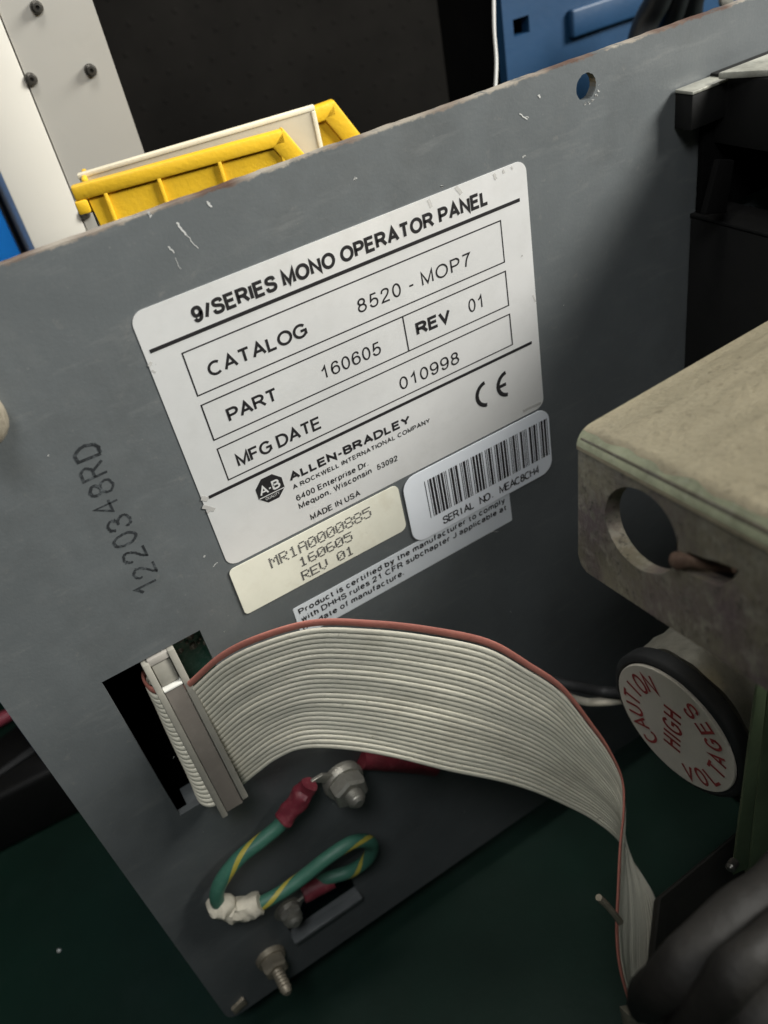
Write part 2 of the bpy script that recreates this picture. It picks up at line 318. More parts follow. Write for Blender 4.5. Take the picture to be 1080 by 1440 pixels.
    G['a'] = (.46, [sp((.02, .56), (.08, .68), (.23, .72), (.40, .66), (.44, .52)) + [(.44, .12), (.49, 0)], sp((.44, .42), (.20, .38), (.02, .30), (.02, .08), (.18, 0), (.36, .06), (.44, .2))])
    G['b'] = (.48, [[(0, 0), (0, 1)], bowl(.48)])
    G['c'] = (.45, [arc(.24, x / 2, .24, x / 2, 45, 315, 18)])
    G['d'] = (.48, [[(.48, 0), (.48, 1)], bowl(.48)])
    G['e'] = (.48, [[(0, .38), (.48, .38)] + arc(.24, x / 2, .24, x / 2, 5, 320, 20)[0:]])
    G['f'] = (.26, [[(.11, 0), (.11, .8)] + sp((.11, .8), (.15, .97), (.30, 1)), [(0, x), (.27, x)]])
    G['h'] = (.44, [[(0, 0), (0, 1)], [(0, .45)] + sp((0, .45), (.08, .66), (.24, .72), (.40, .66), (.44, .48)) + [(.44, 0)]])
    G['i'] = (.02, [[(0, 0), (0, x)], [(0, .90), (0, 1.02)]])
    G['j'] = (.10, [[(.1, x), (.1, -.15), (0, -.25)]])
    G['l'] = (.02, [[(0, 0), (0, 1)]])
    G['m'] = (.74, [[(0, 0), (0, x)], sp((0, .48), (.08, .67), (.22, .72), (.34, .66), (.37, .50)) + [(.37, 0)], sp((.37, .48), (.45, .67), (.58, .72), (.71, .66), (.74, .50)) + [(.74, 0)]])
    G['n'] = (.44, [[(0, 0), (0, x)], sp((0, .45), (.08, .66), (.24, .72), (.40, .66), (.44, .48)) + [(.44, 0)]])
    G['o'] = (.50, [bowl(.50)])
    G['p'] = (.48, [[(0, -.28), (0, x)], bowl(.48)])
    G['q'] = (.48, [[(.48, -.28), (.48, x)], bowl(.48)])
    G['r'] = (.26, [[(0, 0), (0, x)], sp((0, .45), (.06, .66), (.16, .72), (.28, .69))])
    G['s'] = (.42, [sp((.39, .54), (.33, .68), (.20, .72), (.06, .67), (.03, .52), (.12, .40), (.30, .34), (.41, .24), (.38, .05), (.20, 0), (.04, .05), (0, .2))])
    G['t'] = (.26, [[(.11, .92), (.11, .12), (.18, 0), (.28, .02)], [(0, x), (.26, x)]])
    G['u'] = (.44, [[(0, x), (0, .24)] + sp((0, .24), (.04, .06), (.2, 0), (.36, .06), (.44, .27)), [(.44, 0), (.44, x)]])
    G['w'] = (.66, [[(0, x), (.17, 0), (.33, x), (.49, 0), (.66, x)]])
    G['y'] = (.46, [[(0, x), (.23, .02)], [(.46, x), (.20, -.16), (.12, -.27), (.02, -.27)]])
    G['-'] = (.30, [[(0, .38), (.30, .38)]])
    G['/'] = (.34, [[(0, 0), (.34, 1)]])
    G['.'] = (.02, [[(0, 0), (0, .12)]])
    G[','] = (.04, [[(.03, .06), (0, -.14)]])
    return G
GL = glyphs()
NUDGE = [0]
def stroke(bm, pts, hw, fn, base):
    """flat-ended line of half width hw through 2D pts, laid on the surface by fn(x, y, h)"""
    P = [Vector(p) for p in pts]; Q = [P[0]]
    for p in P[1:]:
        if (p - Q[-1]).length > 1e-4: Q.append(p)
    P = Q; n = len(P)
    if n < 2: return
    closed = (P[0] - P[-1]).length < 1e-3 and n > 6
    NUDGE[0] = (NUDGE[0] + 1) % 12; h = base + NUDGE[0] * 0.00004
    L_, R_ = [], []
    for i in range(n):
        if closed: a, b = P[i - 1] if i else P[n - 2], P[i + 1] if i < n - 1 else P[1]
        else: a, b = P[max(i - 1, 0)], P[min(i + 1, n - 1)]
        d0 = (P[i] - a); d1 = (b - P[i])
        d0 = d0.normalized() if d0.length > 1e-9 else d1.normalized(); d1 = d1.normalized() if d1.length > 1e-9 else d0
        t = (d0 + d1); t = t.normalized() if t.length > 1e-6 else d0
        nn = Vector((-t.y, t.x)); c = max(.40, nn.dot(Vector((-d0.y, d0.x))))
        L_.append(P[i] + nn * hw / c); R_.append(P[i] - nn * hw / c)
    lv = [bm.verts.new(W(*fn(p.x, p.y, h))) for p in L_]; rv = [bm.verts.new(W(*fn(p.x, p.y, h))) for p in R_]
    for i in range(n - 1): bm.faces.new((lv[i], lv[i + 1], rv[i + 1], rv[i]))
def text2d(s, weight, track=.22, space=.34, mono=None):
    """list of strokes in em units (cap height 1) and the total width"""
    x = 0; out = []
    for ch in s:
        if ch == ' ': x += mono if mono else space; continue
        gw, st = GL[ch]
        k = 1 - weight
        if mono: ox = x + (mono - gw) / 2
        else: ox = x + weight / 2
        for q in st: out.append([(ox + px, weight / 2 + py * k) for px, py in q])
        x = x + mono if mono else ox + gw + weight / 2 + track
    return out, x - (0 if mono else track)
def text_on(bm, s, u0, u1, v0, cap, weight, fn, base=0.0014, **k):
    st, wd = text2d(s, weight, **k)
    sx = (u1 - u0) / wd; sy = cap
    for q in st: stroke(bm, [(u0 + px * sx, v0 + py * sy) for px, py in q], weight * (sx + sy) / 4, fn, base)
PANEL = lambda u, v, h: (u, v, h)
def flat(): b = bmesh.new(); return b

# ---------------------------------------------------------------- setting: bench mat and dark back screen
bm = bmesh.new(); box(bm, -14, 16, -2.95, -2.75, -6, 10)
structure('bench_mat', bm, 'mat_green')
bm = bmesh.new(); box(bm, -9, 16, -2.75, 12, -4.6, -4.5)
back = structure('back_wall', bm, 'mesh_black')
bm = bmesh.new()
for i in range(46):
    for j in range(26):
        c = (0.2 + i * .16 + (j % 2) * .08, -1.4 + j * .16, -4.499)
        lathe(bm, c, (0, 0, 1), [(0, .020), (.003, .016), (.004, .008)], 8)
part('raised_dots', bm, 'mesh_black', back, kind='stuff')

# ---------------------------------------------------------------- the grey operator panel sheet
panel = thing('operator_panel', 'dark grey painted steel sheet carrying the printed labels, cutout and round hole', 'metal panel', (-0.6, -2.55, 0))
outline = rrect(-0.597, -2.545, 3.4, 0.169, [.05, .02, .02, .02], 4)
jag = []
for i, p in enumerate(outline): jag.append(p)
top = [(3.36 - i * .02, 0.169 + random.uniform(-.0012, .0008)) for i in range(196)]
outline = [p for p in outline if not (p[1] > .168 and -.57 < p[0] < 3.37)]
idx = next(i for i, p in enumerate(outline) if p[1] > .1 and p[0] < 0) if any(p[1] > .1 and p[0] < 0 for p in outline) else len(outline)
outline = outline[:idx] + top + outline[idx:]
holes = [[(-.389, -1.412), (-.389, -.825), (-.125, -.825), (-.125, -1.412)],
         circ(1.190, .105, .030, 56, .030),
         [(-.272, -2.30), (-.272, -2.155), (0.0, -2.155), (0.0, -2.30)]]
holes[1] = [(x + random.uniform(-.0007, .0007), y + random.uniform(-.0007, .0007)) for x, y in holes[1]]
part('sheet', plate(outline, holes, .022, lambda x, y, z: (x, y, z - .011)), 'grey_paint', panel, ang=30)
bm = flat()
def scr(x0, y0, x1, y1, wd):
    wd *= .62
    k = 7; pts = [(x0 + (x1 - x0) * i / k + random.uniform(-.0015, .0015), y0 + (y1 - y0) * i / k + random.uniform(-.0015, .0015)) for i in range(k + 1)]
    stroke(bm, pts, wd, PANEL, .0006)
for a, b, wd in (((248, 313), (262, 330), .0028), ((262, 330), (278, 349), .0011), ((237, 347), (246, 356), .0018), ((246, 362), (254, 378), .0008), ((291, 282), (297, 292), .0030), ((208, 300), (213, 303), .003),
                 ((735, 330 - 109), (738, 219), .0022), ((757, 133), (760, 136), .003), ((730, 160), (741, 168), .002), ((736, 166), (744, 164), .001), ((683, 748), (700, 747), .0012), ((300, 796), (306, 790), .0012), ((286, 783), (288, 781), .002), ((498, 252), (501, 250), .002), ((620, 262), (623, 262), .002)):
    p, q = at(*a, n=0), at(*b, n=0); scr(p[0], p[1], q[0], q[1], wd)
for i in range(30):
    u = random.uniform(-.55, 1.6); v = random.uniform(-2.4, .15); r = random.uniform(.0006, .0016)
    if -.02 < u < 1.02 and -1.05 < v < .02: continue
    scr(u, v, u + random.uniform(-.006, .006), v + random.uniform(-.008, .008), r * .5)
part('scratch_marks', bm, 'scratch', panel, smooth=False, kind='stuff')
# bare nicks round the drilled hole
bm = flat()
for a in (262, 281, 296, 318, 333, 352):
    r0 = .034 + random.uniform(0, .004); x, y = 1.190 + r0 * math.cos(R(a)), .105 + r0 * math.sin(R(a))
    wd = .0022 if 250 < a < 340 else .0005
    scr(x, y, x + random.uniform(.002, .009) * math.cos(R(a)), y + random.uniform(.002, .009) * math.sin(R(a)), wd)
part('bare_nicks', bm, 'scratch', panel, smooth=False, kind='stuff')
# stamped number, reading upwards
stamp = [('1', -.195, -.624), ('2', -.183, -.581), ('2', -.188, -.529), ('0', -.192, -.478), ('3', -.188, -.432), ('4', -.196, -.382), ('8', -.189, -.333), ('R', -.190, -.287), ('D', -.184, -.240)]
bm = flat()
for ch, u, v in stamp:
    gw, st = GL[ch]; hgt, wid = .051, .030
    for q in st:
        pts = [(u + hgt / 2 - py * hgt, v - wid / 2 + px / max(gw, .5) * wid) for px, py in q]
        pts = [(x + random.uniform(-.0012, .0012), y + random.uniform(-.0012, .0012)) for x, y in pts]
        stroke(bm, pts, random.uniform(.0023, .0034), PANEL, .0006)
part('stamped_number', bm, 'stamp_ink', panel, smooth=False, label='black stamped number reading upwards, 1220348RD')
# lower lip of the slot and of the cutout
bm = bmesh.new(); box(bm, -.276, .004, -2.322, -2.302, -.02, .03, .004)
part('slot_lip', bm, 'grey_paint', panel)
bm = bmesh.new(); box(bm, -.36, -.13, -1.43, -1.414, -.09, -.022, .003)
part('cutout_lip', bm, 'grey_paint', panel)

# printed circuit board and housing behind the cutout
board = thing('circuit_board', 'green circuit board glimpsed through the upper corner of the square cutout', 'circuit board', (-.2, -1.5, -.2))
bm = bmesh.new(); box(bm, -.215, .10, -1.55, -.72, -.12, -.10)
part('board', bm, 'pcb_green', board)
bm = bmesh.new()
for i in range(26):
    u, v = random.uniform(-.19, -.10), random.uniform(-.97, -.80)
    lathe(bm, (u, v, -.10), (0, 0, 1), [(0, random.uniform(.003, .012)), (.006, .004), (.009, .001)], 8)
part('solder_blobs', bm, 'steel', board, kind='stuff')
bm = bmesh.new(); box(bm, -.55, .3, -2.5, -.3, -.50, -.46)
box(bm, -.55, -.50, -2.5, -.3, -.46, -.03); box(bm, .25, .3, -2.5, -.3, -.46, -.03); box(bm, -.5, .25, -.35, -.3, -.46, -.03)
alone('inner_housing', bm, 'shade_black', 'housing coloured as deep shade, seen in the depth of the square cutout behind the connector', 'housing')  # near-black colour stands for the shade inside the cutout

# ---------------------------------------------------------------- printed labels
def sticker(name, label, cat, ring, mt, h, z0=0.0):
    t = thing(name, label, cat, (ring[0][0], ring[0][1], z0))
    bm = plate(ring, [], h, lambda x, y, z: (x, y, z0 + h / 2 + .0002 + z))
    part('backing', bm, mt, t, ang=40); return t
def rule(bm, x0, y0, x1, y1, wd, base): stroke(bm, [(x0, y0), (x1, y1)], wd / 2, PANEL, base)
H1 = .0016
name = sticker('nameplate', 'large silver and white nameplate headed 9/SERIES MONO OPERATOR PANEL with ruled boxes', 'nameplate', rrect(0.001, -.685, .998, -.001, .028), 'foil', H1)
B1 = H1 + .0005
bm = flat(); text_on(bm, '9/SERIES MONO OPERATOR PANEL', .122, .882, -.070, .0365, .225, PANEL, B1, track=.06, space=.38)
part('heading', bm, 'ink', name, smooth=False)
bm = flat(); rule(bm, .014, -.0885, .972, -.0885, .0085, B1); part('rule_line', bm, 'ink', name, smooth=False)
bm = flat(); rule(bm, .018, -.473, .973, -.473, .0085, B1); part('rule_line', bm, 'ink', name, smooth=False)
for y0, y1 in ((-.2235, -.119), (-.340, -.2475), (-.4525, -.3645)):
    bm = flat(); L4 = [(.0755, y0), (.9105, y0), (.9105, y1), (.0755, y1)]
    for a, b in zip(L4, L4[1:] + L4[:1]):
        dx, dy = (b[0] - a[0]), (b[1] - a[1]); e = .00125 / math.hypot(dx, dy)
        rule(bm, a[0] - dx * e, a[1] - dy * e, b[0] + dx * e, b[1] + dy * e, .0033, B1)
    if y0 == -.340: rule(bm, .6035, y0, .6035, y1, .0033, B1)
    part('ruled_box', bm, 'ink', name, smooth=False)
for s, u0, u1, v0, cap, wt, tr in (('CATALOG', .115, .360, -.1955, .0345, .175, .07), ('8520 - MOP7', .493, .813, -.196, .034, .118, .20), ('PART', .123, .250, -.315, .0345, .175, .05),
                                ('160605', .365, .530, -.315, .034, .118, .16), ('REV', .633, .735, -.3125, .0345, .22, .04), ('01', .790, .838, -.3145, .036, .118, .16),
                                ('MFG DATE', .1085, .334, -.4335, .035, .175, .05), ('010998', .561, .742, -.4335, .035, .118, .16)):
    bm = flat(); text_on(bm, s, u0, u1, v0, cap, wt, PANEL, B1, track=tr, space=.36)
    part('lettering', bm, 'ink', name, smooth=False)
# maker's lines
bm = flat(); text_on(bm, 'ALLEN-BRADLEY', .217, .572, -.535, .0245, .22, PANEL, B1, track=.06); 
part('maker_name', bm, 'ink', name, smooth=False)
for s, u0, u1, v0, cap, wt in (('A ROCKWELL INTERNATIONAL COMPANY', .219, .628, -.5605, .0135, .19), ('6400 Enterprise Dr.', .219, .430, -.5975, .0175, .175),
                               ('Mequon, Wisconsin', .219, .434, -.6235, .0175, .175), ('53092', .451, .514, -.6245, .0175, .175), ('MADE IN USA', .240, .3885, -.6715, .0185, .18)):
    bm = flat(); text_on(bm, s, u0, u1, v0, cap, wt, PANEL, B1, track=.13, space=.40)
    part('small_print', bm, 'ink', name, smooth=False)
# CE mark
bm = flat()
stroke(bm, arc(.8135, -.5575, .033, .0345, 97, 263, 24), .0056, PANEL, B1)
stroke(bm, arc(.8835, -.5575, .033, .0345, 97, 263, 24), .0056, PANEL, B1)
stroke(bm, [(.853, -.5575), (.877, -.5575)], .0050, PANEL, B1)
part('ce_mark', bm, 'ink', name, smooth=False)
# octagonal badge
lx, ly, lr = .164, -.5265, .0385
bm = bmesh.new()
bm2 = plate([(lx + lr * math.cos(R(22.5 + 45 * k)), ly + lr * math.sin(R(22.5 + 45 * k))) for k in range(8)], [], .0004, lambda x, y, z: (x, y, B1 + z))
bm.free(); badge = part('badge', bm2, 'ink', name, smooth=False)
bm = flat(); text_on(bm, 'A', lx - .029, lx - .005, ly - .009, .026, .17, PANEL, B1 + .0008)
text_on(bm, 'B', lx + .006, lx + .027, ly - .009, .027, .20, PANEL, B1 + .0008)
stroke(bm, [(lx - .003, ly + .002), (lx + .002, ly + .002)], .002, PANEL, B1 + .0008)
stroke(bm, [(lx - .034, ly - .0145), (lx + .034, ly - .0145)], .0012, PANEL, B1 + .0008)
text_on(bm, 'QUALITY' if False else 'OUALITY', lx - .019, lx + .019, ly - .0265, .0085, .12, PANEL, B1 + .0008, track=.12)
part('badge_letters', bm, 'foil', name, smooth=False)
# scuffs on the nameplate
bm = flat()
for a, b, wd in (((601, 280), (606, 291), .004), ((640, 262), (648, 272), .0045), ((694, 244), (697, 252), .0035), ((706, 239), (708, 243), .003), ((718, 234), (720, 238), .002), ((212, 508), (209, 515), .003), ((213, 520), (219, 523), .002), ((283, 700), (292, 702), .006), ((285, 712), (301, 716), .005), ((290, 720), (296, 716), .004), ((749, 414), (752, 424), .002), ((733, 359), (734, 360), .002), ((735, 578), (760, 566), .004)):
    p, q = at(*a, n=0), at(*b, n=0); stroke(bm, [(p[0] + (q[0] - p[0]) * t + random.uniform(-.001, .001), p[1] + (q[1] - p[1]) * t + random.uniform(-.001, .001)) for t in (0, .3, .6, 1)], wd, PANEL, B1)
MT['scuff'] = mat('scuff', (.42, .41, .39), .5, var=.2); part('scuff_marks', bm, 'scuff', name, smooth=False, kind='stuff')

# dot matrix sticker
DM = {'M': '1000111011101011010110001100011 0001', }
DOT = {'M': ['10001', '11011', '10101', '10101', '10001', '10001', '10001'], 'R': ['11110', '10001', '10001', '11110', '10100', '10010', '10001'],
       '1': ['00100', '01100', '00100', '00100', '00100', '00100', '01110'], 'A': ['01110', '10001', '10001', '11111', '10001', '10001', '10001'],
       '0': ['01110', '10001', '10011', '10101', '11001', '10001', '01110'], '8': ['01110', '10001', '10001', '01110', '10001', '10001', '01110'],
       '5': ['11111', '10000', '11110', '00001', '00001', '10001', '01110'], '6': ['01110', '10000', '10000', '11110', '10001', '10001', '01110'],
       'E': ['11111', '10000', '10000', '11110', '10000', '10000', '11111'], 'V': ['10001', '10001', '10001', '10001', '10001', '01010', '00100']}
def dotline(bm, s, u0, u1, v0, cap, base):
    pitch = (u1 - u0) / (len(s) - .28)
    for i, ch in enumerate(s):
        if ch == ' ': continue
        for r_, row in enumerate(DOT[ch]):
            for c, b in enumerate(row):
                if b == '1':
                    x = u0 + i * pitch + c * pitch * .72 / 4; y = v0 + cap * (6 - r_) / 6
                    vs = [bm.verts.new(W(x + .0032 * math.cos(R(a)), y + .0024 * math.sin(R(a)), base)) for a in range(0, 360, 60)]
                    bm.faces.new(vs)
z1 = H1 + .0004
mr = sticker('serial_sticker', 'cream paper sticker with dot matrix print MR1A0000885 160605 REV 01', 'sticker', rrect(-.004, -.850, .497, -.693, [.012, .02, .02, .014]), 'cream_paper', .0018, z1)
bm = flat()
dotline(bm, 'MR1A0000885', .103, .402, -.7485, .0295, z1 + .0026)
dotline(bm, '160605', .176, .333, -.7915, .0265, z1 + .0026)
dotline(bm, 'REV 01', .172, .327, -.836, .0265, z1 + .0026)
part('dot_matrix_print', bm, 'ink_faded', mr, smooth=False)

# certification strip
ct = sticker('certification_strip', 'narrow white printed strip below the barcode, certified by the manufacturer to comply', 'sticker', rrect(.118, -1.024, .848, -.914, .004), 'clear_white', .0012)
bm = flat()
text_on(bm, 'Product is certified by the manufacturer to comply', .131, .830, -.9435, .0205, .19, PANEL, .0018, track=.12, space=.34)
text_on(bm, 'with DHHS rules 21 CFR subchapter J applicable at', .131, .832, -.9725, .0205, .19, PANEL, .0018, track=.12, space=.34)
text_on(bm, 'the date of manufacture.', .125, .460, -1.003, .0205, .19, PANEL, .0018, track=.12, space=.34)
part('lettering', bm, 'ink', ct, smooth=False)

# barcode sticker
z2 = H1 + .0008
bc = sticker('barcode_sticker', 'white rounded sticker with barcode and SERIAL NO. MEAC8CH4, overlapping the nameplate corner', 'sticker', rrect(.510, -.917, 1.010, -.691, .042, 8), 'white_vinyl', .0020, z2)
C39 = {'M': '101000010', 'E': '100011000', 'A': '100001001', 'C': '101001000', '8': '100100100', 'H': '100001100', '4': '000110001', '*': '010010100'}
seq = '*MEAC8CH4*'; tot = len(seq) * 16 - 1; mod = (1.003 - .576) / tot; x = .576; bm = flat()
for ch in seq:
    for i, b in enumerate(C39[ch]):
        wd = mod * (3 if b == '1' else 1)
        if i % 2 == 0:
            xa, xb = x, x + wd * .92
            vs = [bm.verts.new(W(*p, z2 + .0026)) for p in ((xa, -.856), (xb, -.856), (xb, -.728), (xa, -.728))]; bm.faces.new(vs)
        x += wd
    x += mod
part('barcode', bm, 'ink', bc, smooth=False)
bm = flat(); st, wd = text2d('SERIAL NO. MEAC8CH4', .12, mono=.80)
for q in st: stroke(bm, [(.612 + px * (.962 - .612) / wd, -.9005 + py * .0265) for px, py in q], .0022, PANEL, z2 + .0026)
part('lettering', bm, 'ink', bc, smooth=False)

# ---------------------------------------------------------------- ribbon connector
def conn(a, t, h):
    """a 0..1 across, t 0..1 down the connector, h height above its face (bench units)"""
    u = -.289 + a * .088; v = -.833 - t * .535; n = .012 + t * .112 + h
    return (u, v, n)
cn = thing('ribbon_connector', 'grey plastic ribbon cable connector plugged in through the square cutout', 'connector', conn(.5, .5, -.2))
def cbox(a0, a1, t0, t1, h0, h1, bev=.002):
    bm = bmesh.new(); hexa(bm, [conn(a0, t1, h1), conn(a1, t1, h1), conn(a1, t0, h1), conn(a0, t0, h1), conn(a0, t1, h0), conn(a1, t1, h0), conn(a1, t0, h0), conn(a0, t0, h0)], bev); return bm
part('side_rail', cbox(0, .20, 0, 1, -.13, 0, .003), 'connector_pale', cn)
part('side_rail', cbox(.79, 1.0, -.01, .965, -.045, 0, .003), 'connector_pale', cn)
part('cover', cbox(.215, .775, .185, .985, -.10, -.004), 'connector_dark', cn)
part('latch', cbox(.215, .775, .02, .165, -.10, -.010, .006), 'connector_pale', cn)
part('end_cap', cbox(.18, .80, -.008, .028, -.12, -.004, .003), 'connector_grey', cn)
part('bright_edge', cbox(.21, .78, .170, .180, -.05, .001, .001), 'seam_white', cn)
part('body', cbox(.05, .95, .03, .97, -.26, -.14, .003), 'black_paint', cn)

# ---------------------------------------------------------------- ribbon cable: 26 conductors
rr = [(-.232, -.95, .022), (-0.203, -0.93, 0.037), (-0.113, -0.842, 0.099), (-0.019, -0.788, 0.163), (0.103, -0.766, 0.229), (0.22, -0.799, 0.289), (0.338, -0.857, 0.345), (0.47, -0.953, 0.398), (0.549, -1.053, 0.451), (0.605, -1.137, 0.508), (0.647, -1.266, 0.56), (0.675, -1.373, 0.602), (0.686, -1.475, 0.636), (0.658, -1.556, 0.673), (0.613, -1.646, 0.706), (0.569, -1.781, 0.74), (0.533, -1.919, 0.77), (0.507, -2.063, 0.81), (0.506, -2.229, 0.85), (0.534, -2.446, 0.883)]
ww = [(-.232, -1.395, .042), (-0.198, -1.375, 0.053), (-0.147, -1.3, 0.104), (-0.092, -1.233, 0.151), (-0.027, -1.192, 0.198), (0.06, -1.209, 0.253), (0.164, -1.267, 0.315), (0.295, -1.383, 0.375), (0.417, -1.484, 0.425), (0.508, -1.578, 0.46), (0.596, -1.699, 0.49), (0.671, -1.81, 0.525), (0.73, -1.925, 0.566), (0.739, -1.99, 0.603), (0.759, -2.073, 0.642), (0.776, -2.17, 0.68), (0.773, -2.308, 0.72), (0.752, -2.437, 0.748), (0.731, -2.606, 0.774), (0.733, -2.844, 0.806)]
RA, RB = catmull(rr, 7), catmull(ww, 7)
NC = 26; BOW = .05
rib = thing('ribbon_cable', 'flat grey ribbon cable with one red edge curving out from the connector', 'ribbon cable', (.1, -1.2, .5))
def conductor(k, rails, thin=.0036, bow=0):
    bm = bmesh.new(); rings = []; A, B = rails; n = len(A)
    A = [Vector(p) for p in A]; B = [Vector(p) for p in B]
    for i in range(n):
        wv = (B[i] - A[i]); hw = wv.length / NC / 2; wd = wv.normalized()
        c = A[i].lerp(B[i], .42 / NC if k == 0 else (k + .5 + .35 * (1 - k / NC)) / NC); hw = hw * (1.30 if k == 0 else .99)
        t = (A[min(i + 1, n - 1)].lerp(B[min(i + 1, n - 1)], .5) - A[max(i - 1, 0)].lerp(B[max(i - 1, 0)], .5)).normalized()
        nn = wd.cross(t).normalized()
        c = c + nn * (.0035 * noise.noise(Vector((i * .06, k * .35, 2))) + .006 * noise.noise(Vector((i * .035, k * .08, 9)))) * min(1, i / 14)
        c = c + nn * (bow * max(0, (i / n - .60) / .4) ** 1.2 * math.sin(math.pi * (k + .5) / NC))
        ring = []
        for j in range(10):
            a = 2 * math.pi * j / 10
            x = math.cos(a) * hw * 1.01; y = math.sin(a) * thin * (1.15 if abs(math.cos(a)) > .7 else 1)
            ring.append(bm.verts.new(W(*(c + wd * x + nn * y))))
        rings.append(ring)
    for i in range(n - 1):
        for j in range(10): bm.faces.new((rings[i][j], rings[i][(j + 1) % 10], rings[i + 1][(j + 1) % 10], rings[i + 1][j]))
    bm.faces.new(rings[0][::-1]); bm.faces.new(rings[-1]); return bm
for k in range(NC):
    part('conductor', conductor(k, (RA, RB), bow=BOW), 'ribbon_red' if k == 0 else 'ribbon_pvc', rib, ang=80, label='red edge conductor of the ribbon' if k == 0 else None)
# the folded loop of the same ribbon on the left of the connector
la, lb = [], []
for a in range(0, 13):
    th = R(90 + a * 15); cx = .02
    la.append(conn(.04 + .16 * math.cos(th), .17, -.070 + .040 * math.sin(th)))
    lb.append(conn(.04 + .40 * math.cos(th), .93, -.060 + .045 * math.sin(th)))
for k in range(NC):
    part('folded_conductor', conductor(k, (la, lb), .0045), 'ribbon_red' if k == 0 else 'ribbon_pvc', rib, ang=80)

# ---------------------------------------------------------------- earth wire
def striped(name):
    M = mat(name, (0.045, 0.15, 0.105), .5, var=.15, vscale=100, dust=.35, dustcol=(.12, .22, .17), bump=.2)
    nt = M.node_tree; N = nt.nodes; L = nt.links; b = N['Principled BSDF']; src = b.inputs['Base Color'].links[0].from_socket
    uv = N.new('ShaderNodeUVMap'); s = N.new('ShaderNodeSeparateXYZ'); L.new(uv.outputs[0], s.inputs[0])
    m1 = N.new('ShaderNodeMath'); m1.operation = 'MULTIPLY_ADD'; m1.inputs[1].default_value = 3.0; L.new(s.outputs[1], m1.inputs[0]); L.new(s.outputs[0], m1.inputs[2])
    off = N.new('ShaderNodeMath'); off.operation = 'ADD'; off.inputs[1].default_value = STR; L.new(m1.outputs[0], off.inputs[0])
    fr = N.new('ShaderNodeMath'); fr.operation = 'FRACT'; L.new(off.outputs[0], fr.inputs[0])
    lt = N.new('ShaderNodeMath'); lt.operation = 'LESS_THAN'; lt.inputs[1].default_value = .11; L.new(fr.outputs[0], lt.inputs[0])
    mx = N.new('ShaderNodeMix'); mx.data_type = 'RGBA'; L.new(lt.outputs[0], mx.inputs[0]); L.new(src, mx.inputs[6]); mx.inputs[7].default_value = (.42, .36, .06, 1)
    L.new(mx.outputs[2], b.inputs['Base Color']); MT[name] = M
STR = 0.35
striped('earth_wire_pvc')
def A_(px, py, n): return at(px, py, n=n)
ew = thing('earth_wire', 'green and yellow earth wire looped between two ring terminals on the grey sheet', 'wire', at(400, 1250, n=0))
path = catmull([A_(425, 1116, .06), A_(398, 1155, .06), A_(370, 1180, .06), A_(335, 1208, .06), A_(308, 1245, .06), A_(308, 1272, .06), A_(335, 1282, .07), A_(380, 1264, .09), A_(420, 1238, .10), A_(462, 1205, .11), A_(497, 1184, .11), A_(522, 1186, .10), A_(518, 1206, .08), A_(495, 1224, .05), A_(460, 1236, .02), A_(438, 1248, .0)], 8)
bm = bmesh.new(); tube(bm, path, .0225, 16, uv=True); part('insulation', bm, 'earth_wire_pvc', ew, ang=80)
def rough_tube(pts, rads, amp, seg=20, sc=9):
    bm = bmesh.new(); rings = tube(bm, pts, rads, seg)
    for v in bm.verts:
        d = noise.noise(v.co * sc / S) * amp * S; e = noise.noise(v.co * sc * 2.7 / S + Vector((5, 1, 2))) * amp * .5 * S
        v.co += Vector((d, e, -d))
    return bm
part('crimp_sleeve', rough_tube(catmull([A_(436, 1102, .07), A_(424, 1120, .065), A_(406, 1144, .06), A_(398, 1154, .06)], 5), [.027] * 4 + [.032] * 7 + [.033] * 4 + [.031], .009, 20, 24), 'red_sleeve', ew, label='red sleeve at the upper end of the wire')
part('crimp_sleeve', rough_tube(catmull([A_(468, 1236, .02), A_(447, 1247, .015), A_(425, 1258, .01)], 5), .031, .005), 'red_sleeve', ew, label='red sleeve at the lower end of the wire')
part('tape_wrap', rough_tube(catmull([A_(300, 1268, .06), A_(318, 1279, .065), A_(340, 1279, .07), A_(366, 1270, .085)], 6), [.012, .022, .030, .037, .038, .036, .033, .037, .040, .037, .035, .036, .037, .038, .038, .038, .038, .037, .036], .017, 24, 22), 'tape', ew, label='crumpled cream tape wrapped round the wire')
# ring terminals
def ring_terminal(c, tail, r):
    bm = bmesh.new(); lathe(bm, (c[0], c[1], c[2]), (0, 0, 1), [(0, r), (.012, r), (.014, r * .95)], 24)
    t = [tail[0], tail[1], tail[2]]
    slab(bm, [(c[0] - .028, c[1], c[2] + .012), (c[0] + .028, c[1], c[2] + .012), (t[0] + .02, t[1], t[2] + .01), (t[0] - .02, t[1], t[2] + .01)], (0, 0, -.012), .002)
    return bm
N1 = (.079, -1.614)
bm = ring_terminal((*N1, .035), A_(444, 1092, .055), .066); part('ring_terminal', bm, 'steel', ew)
T2 = at(405, 1278, n=.0)
bm = ring_terminal((T2[0], T2[1], -.01), A_(425, 1260, .0), .052); part('ring_terminal', bm, 'steel', ew)

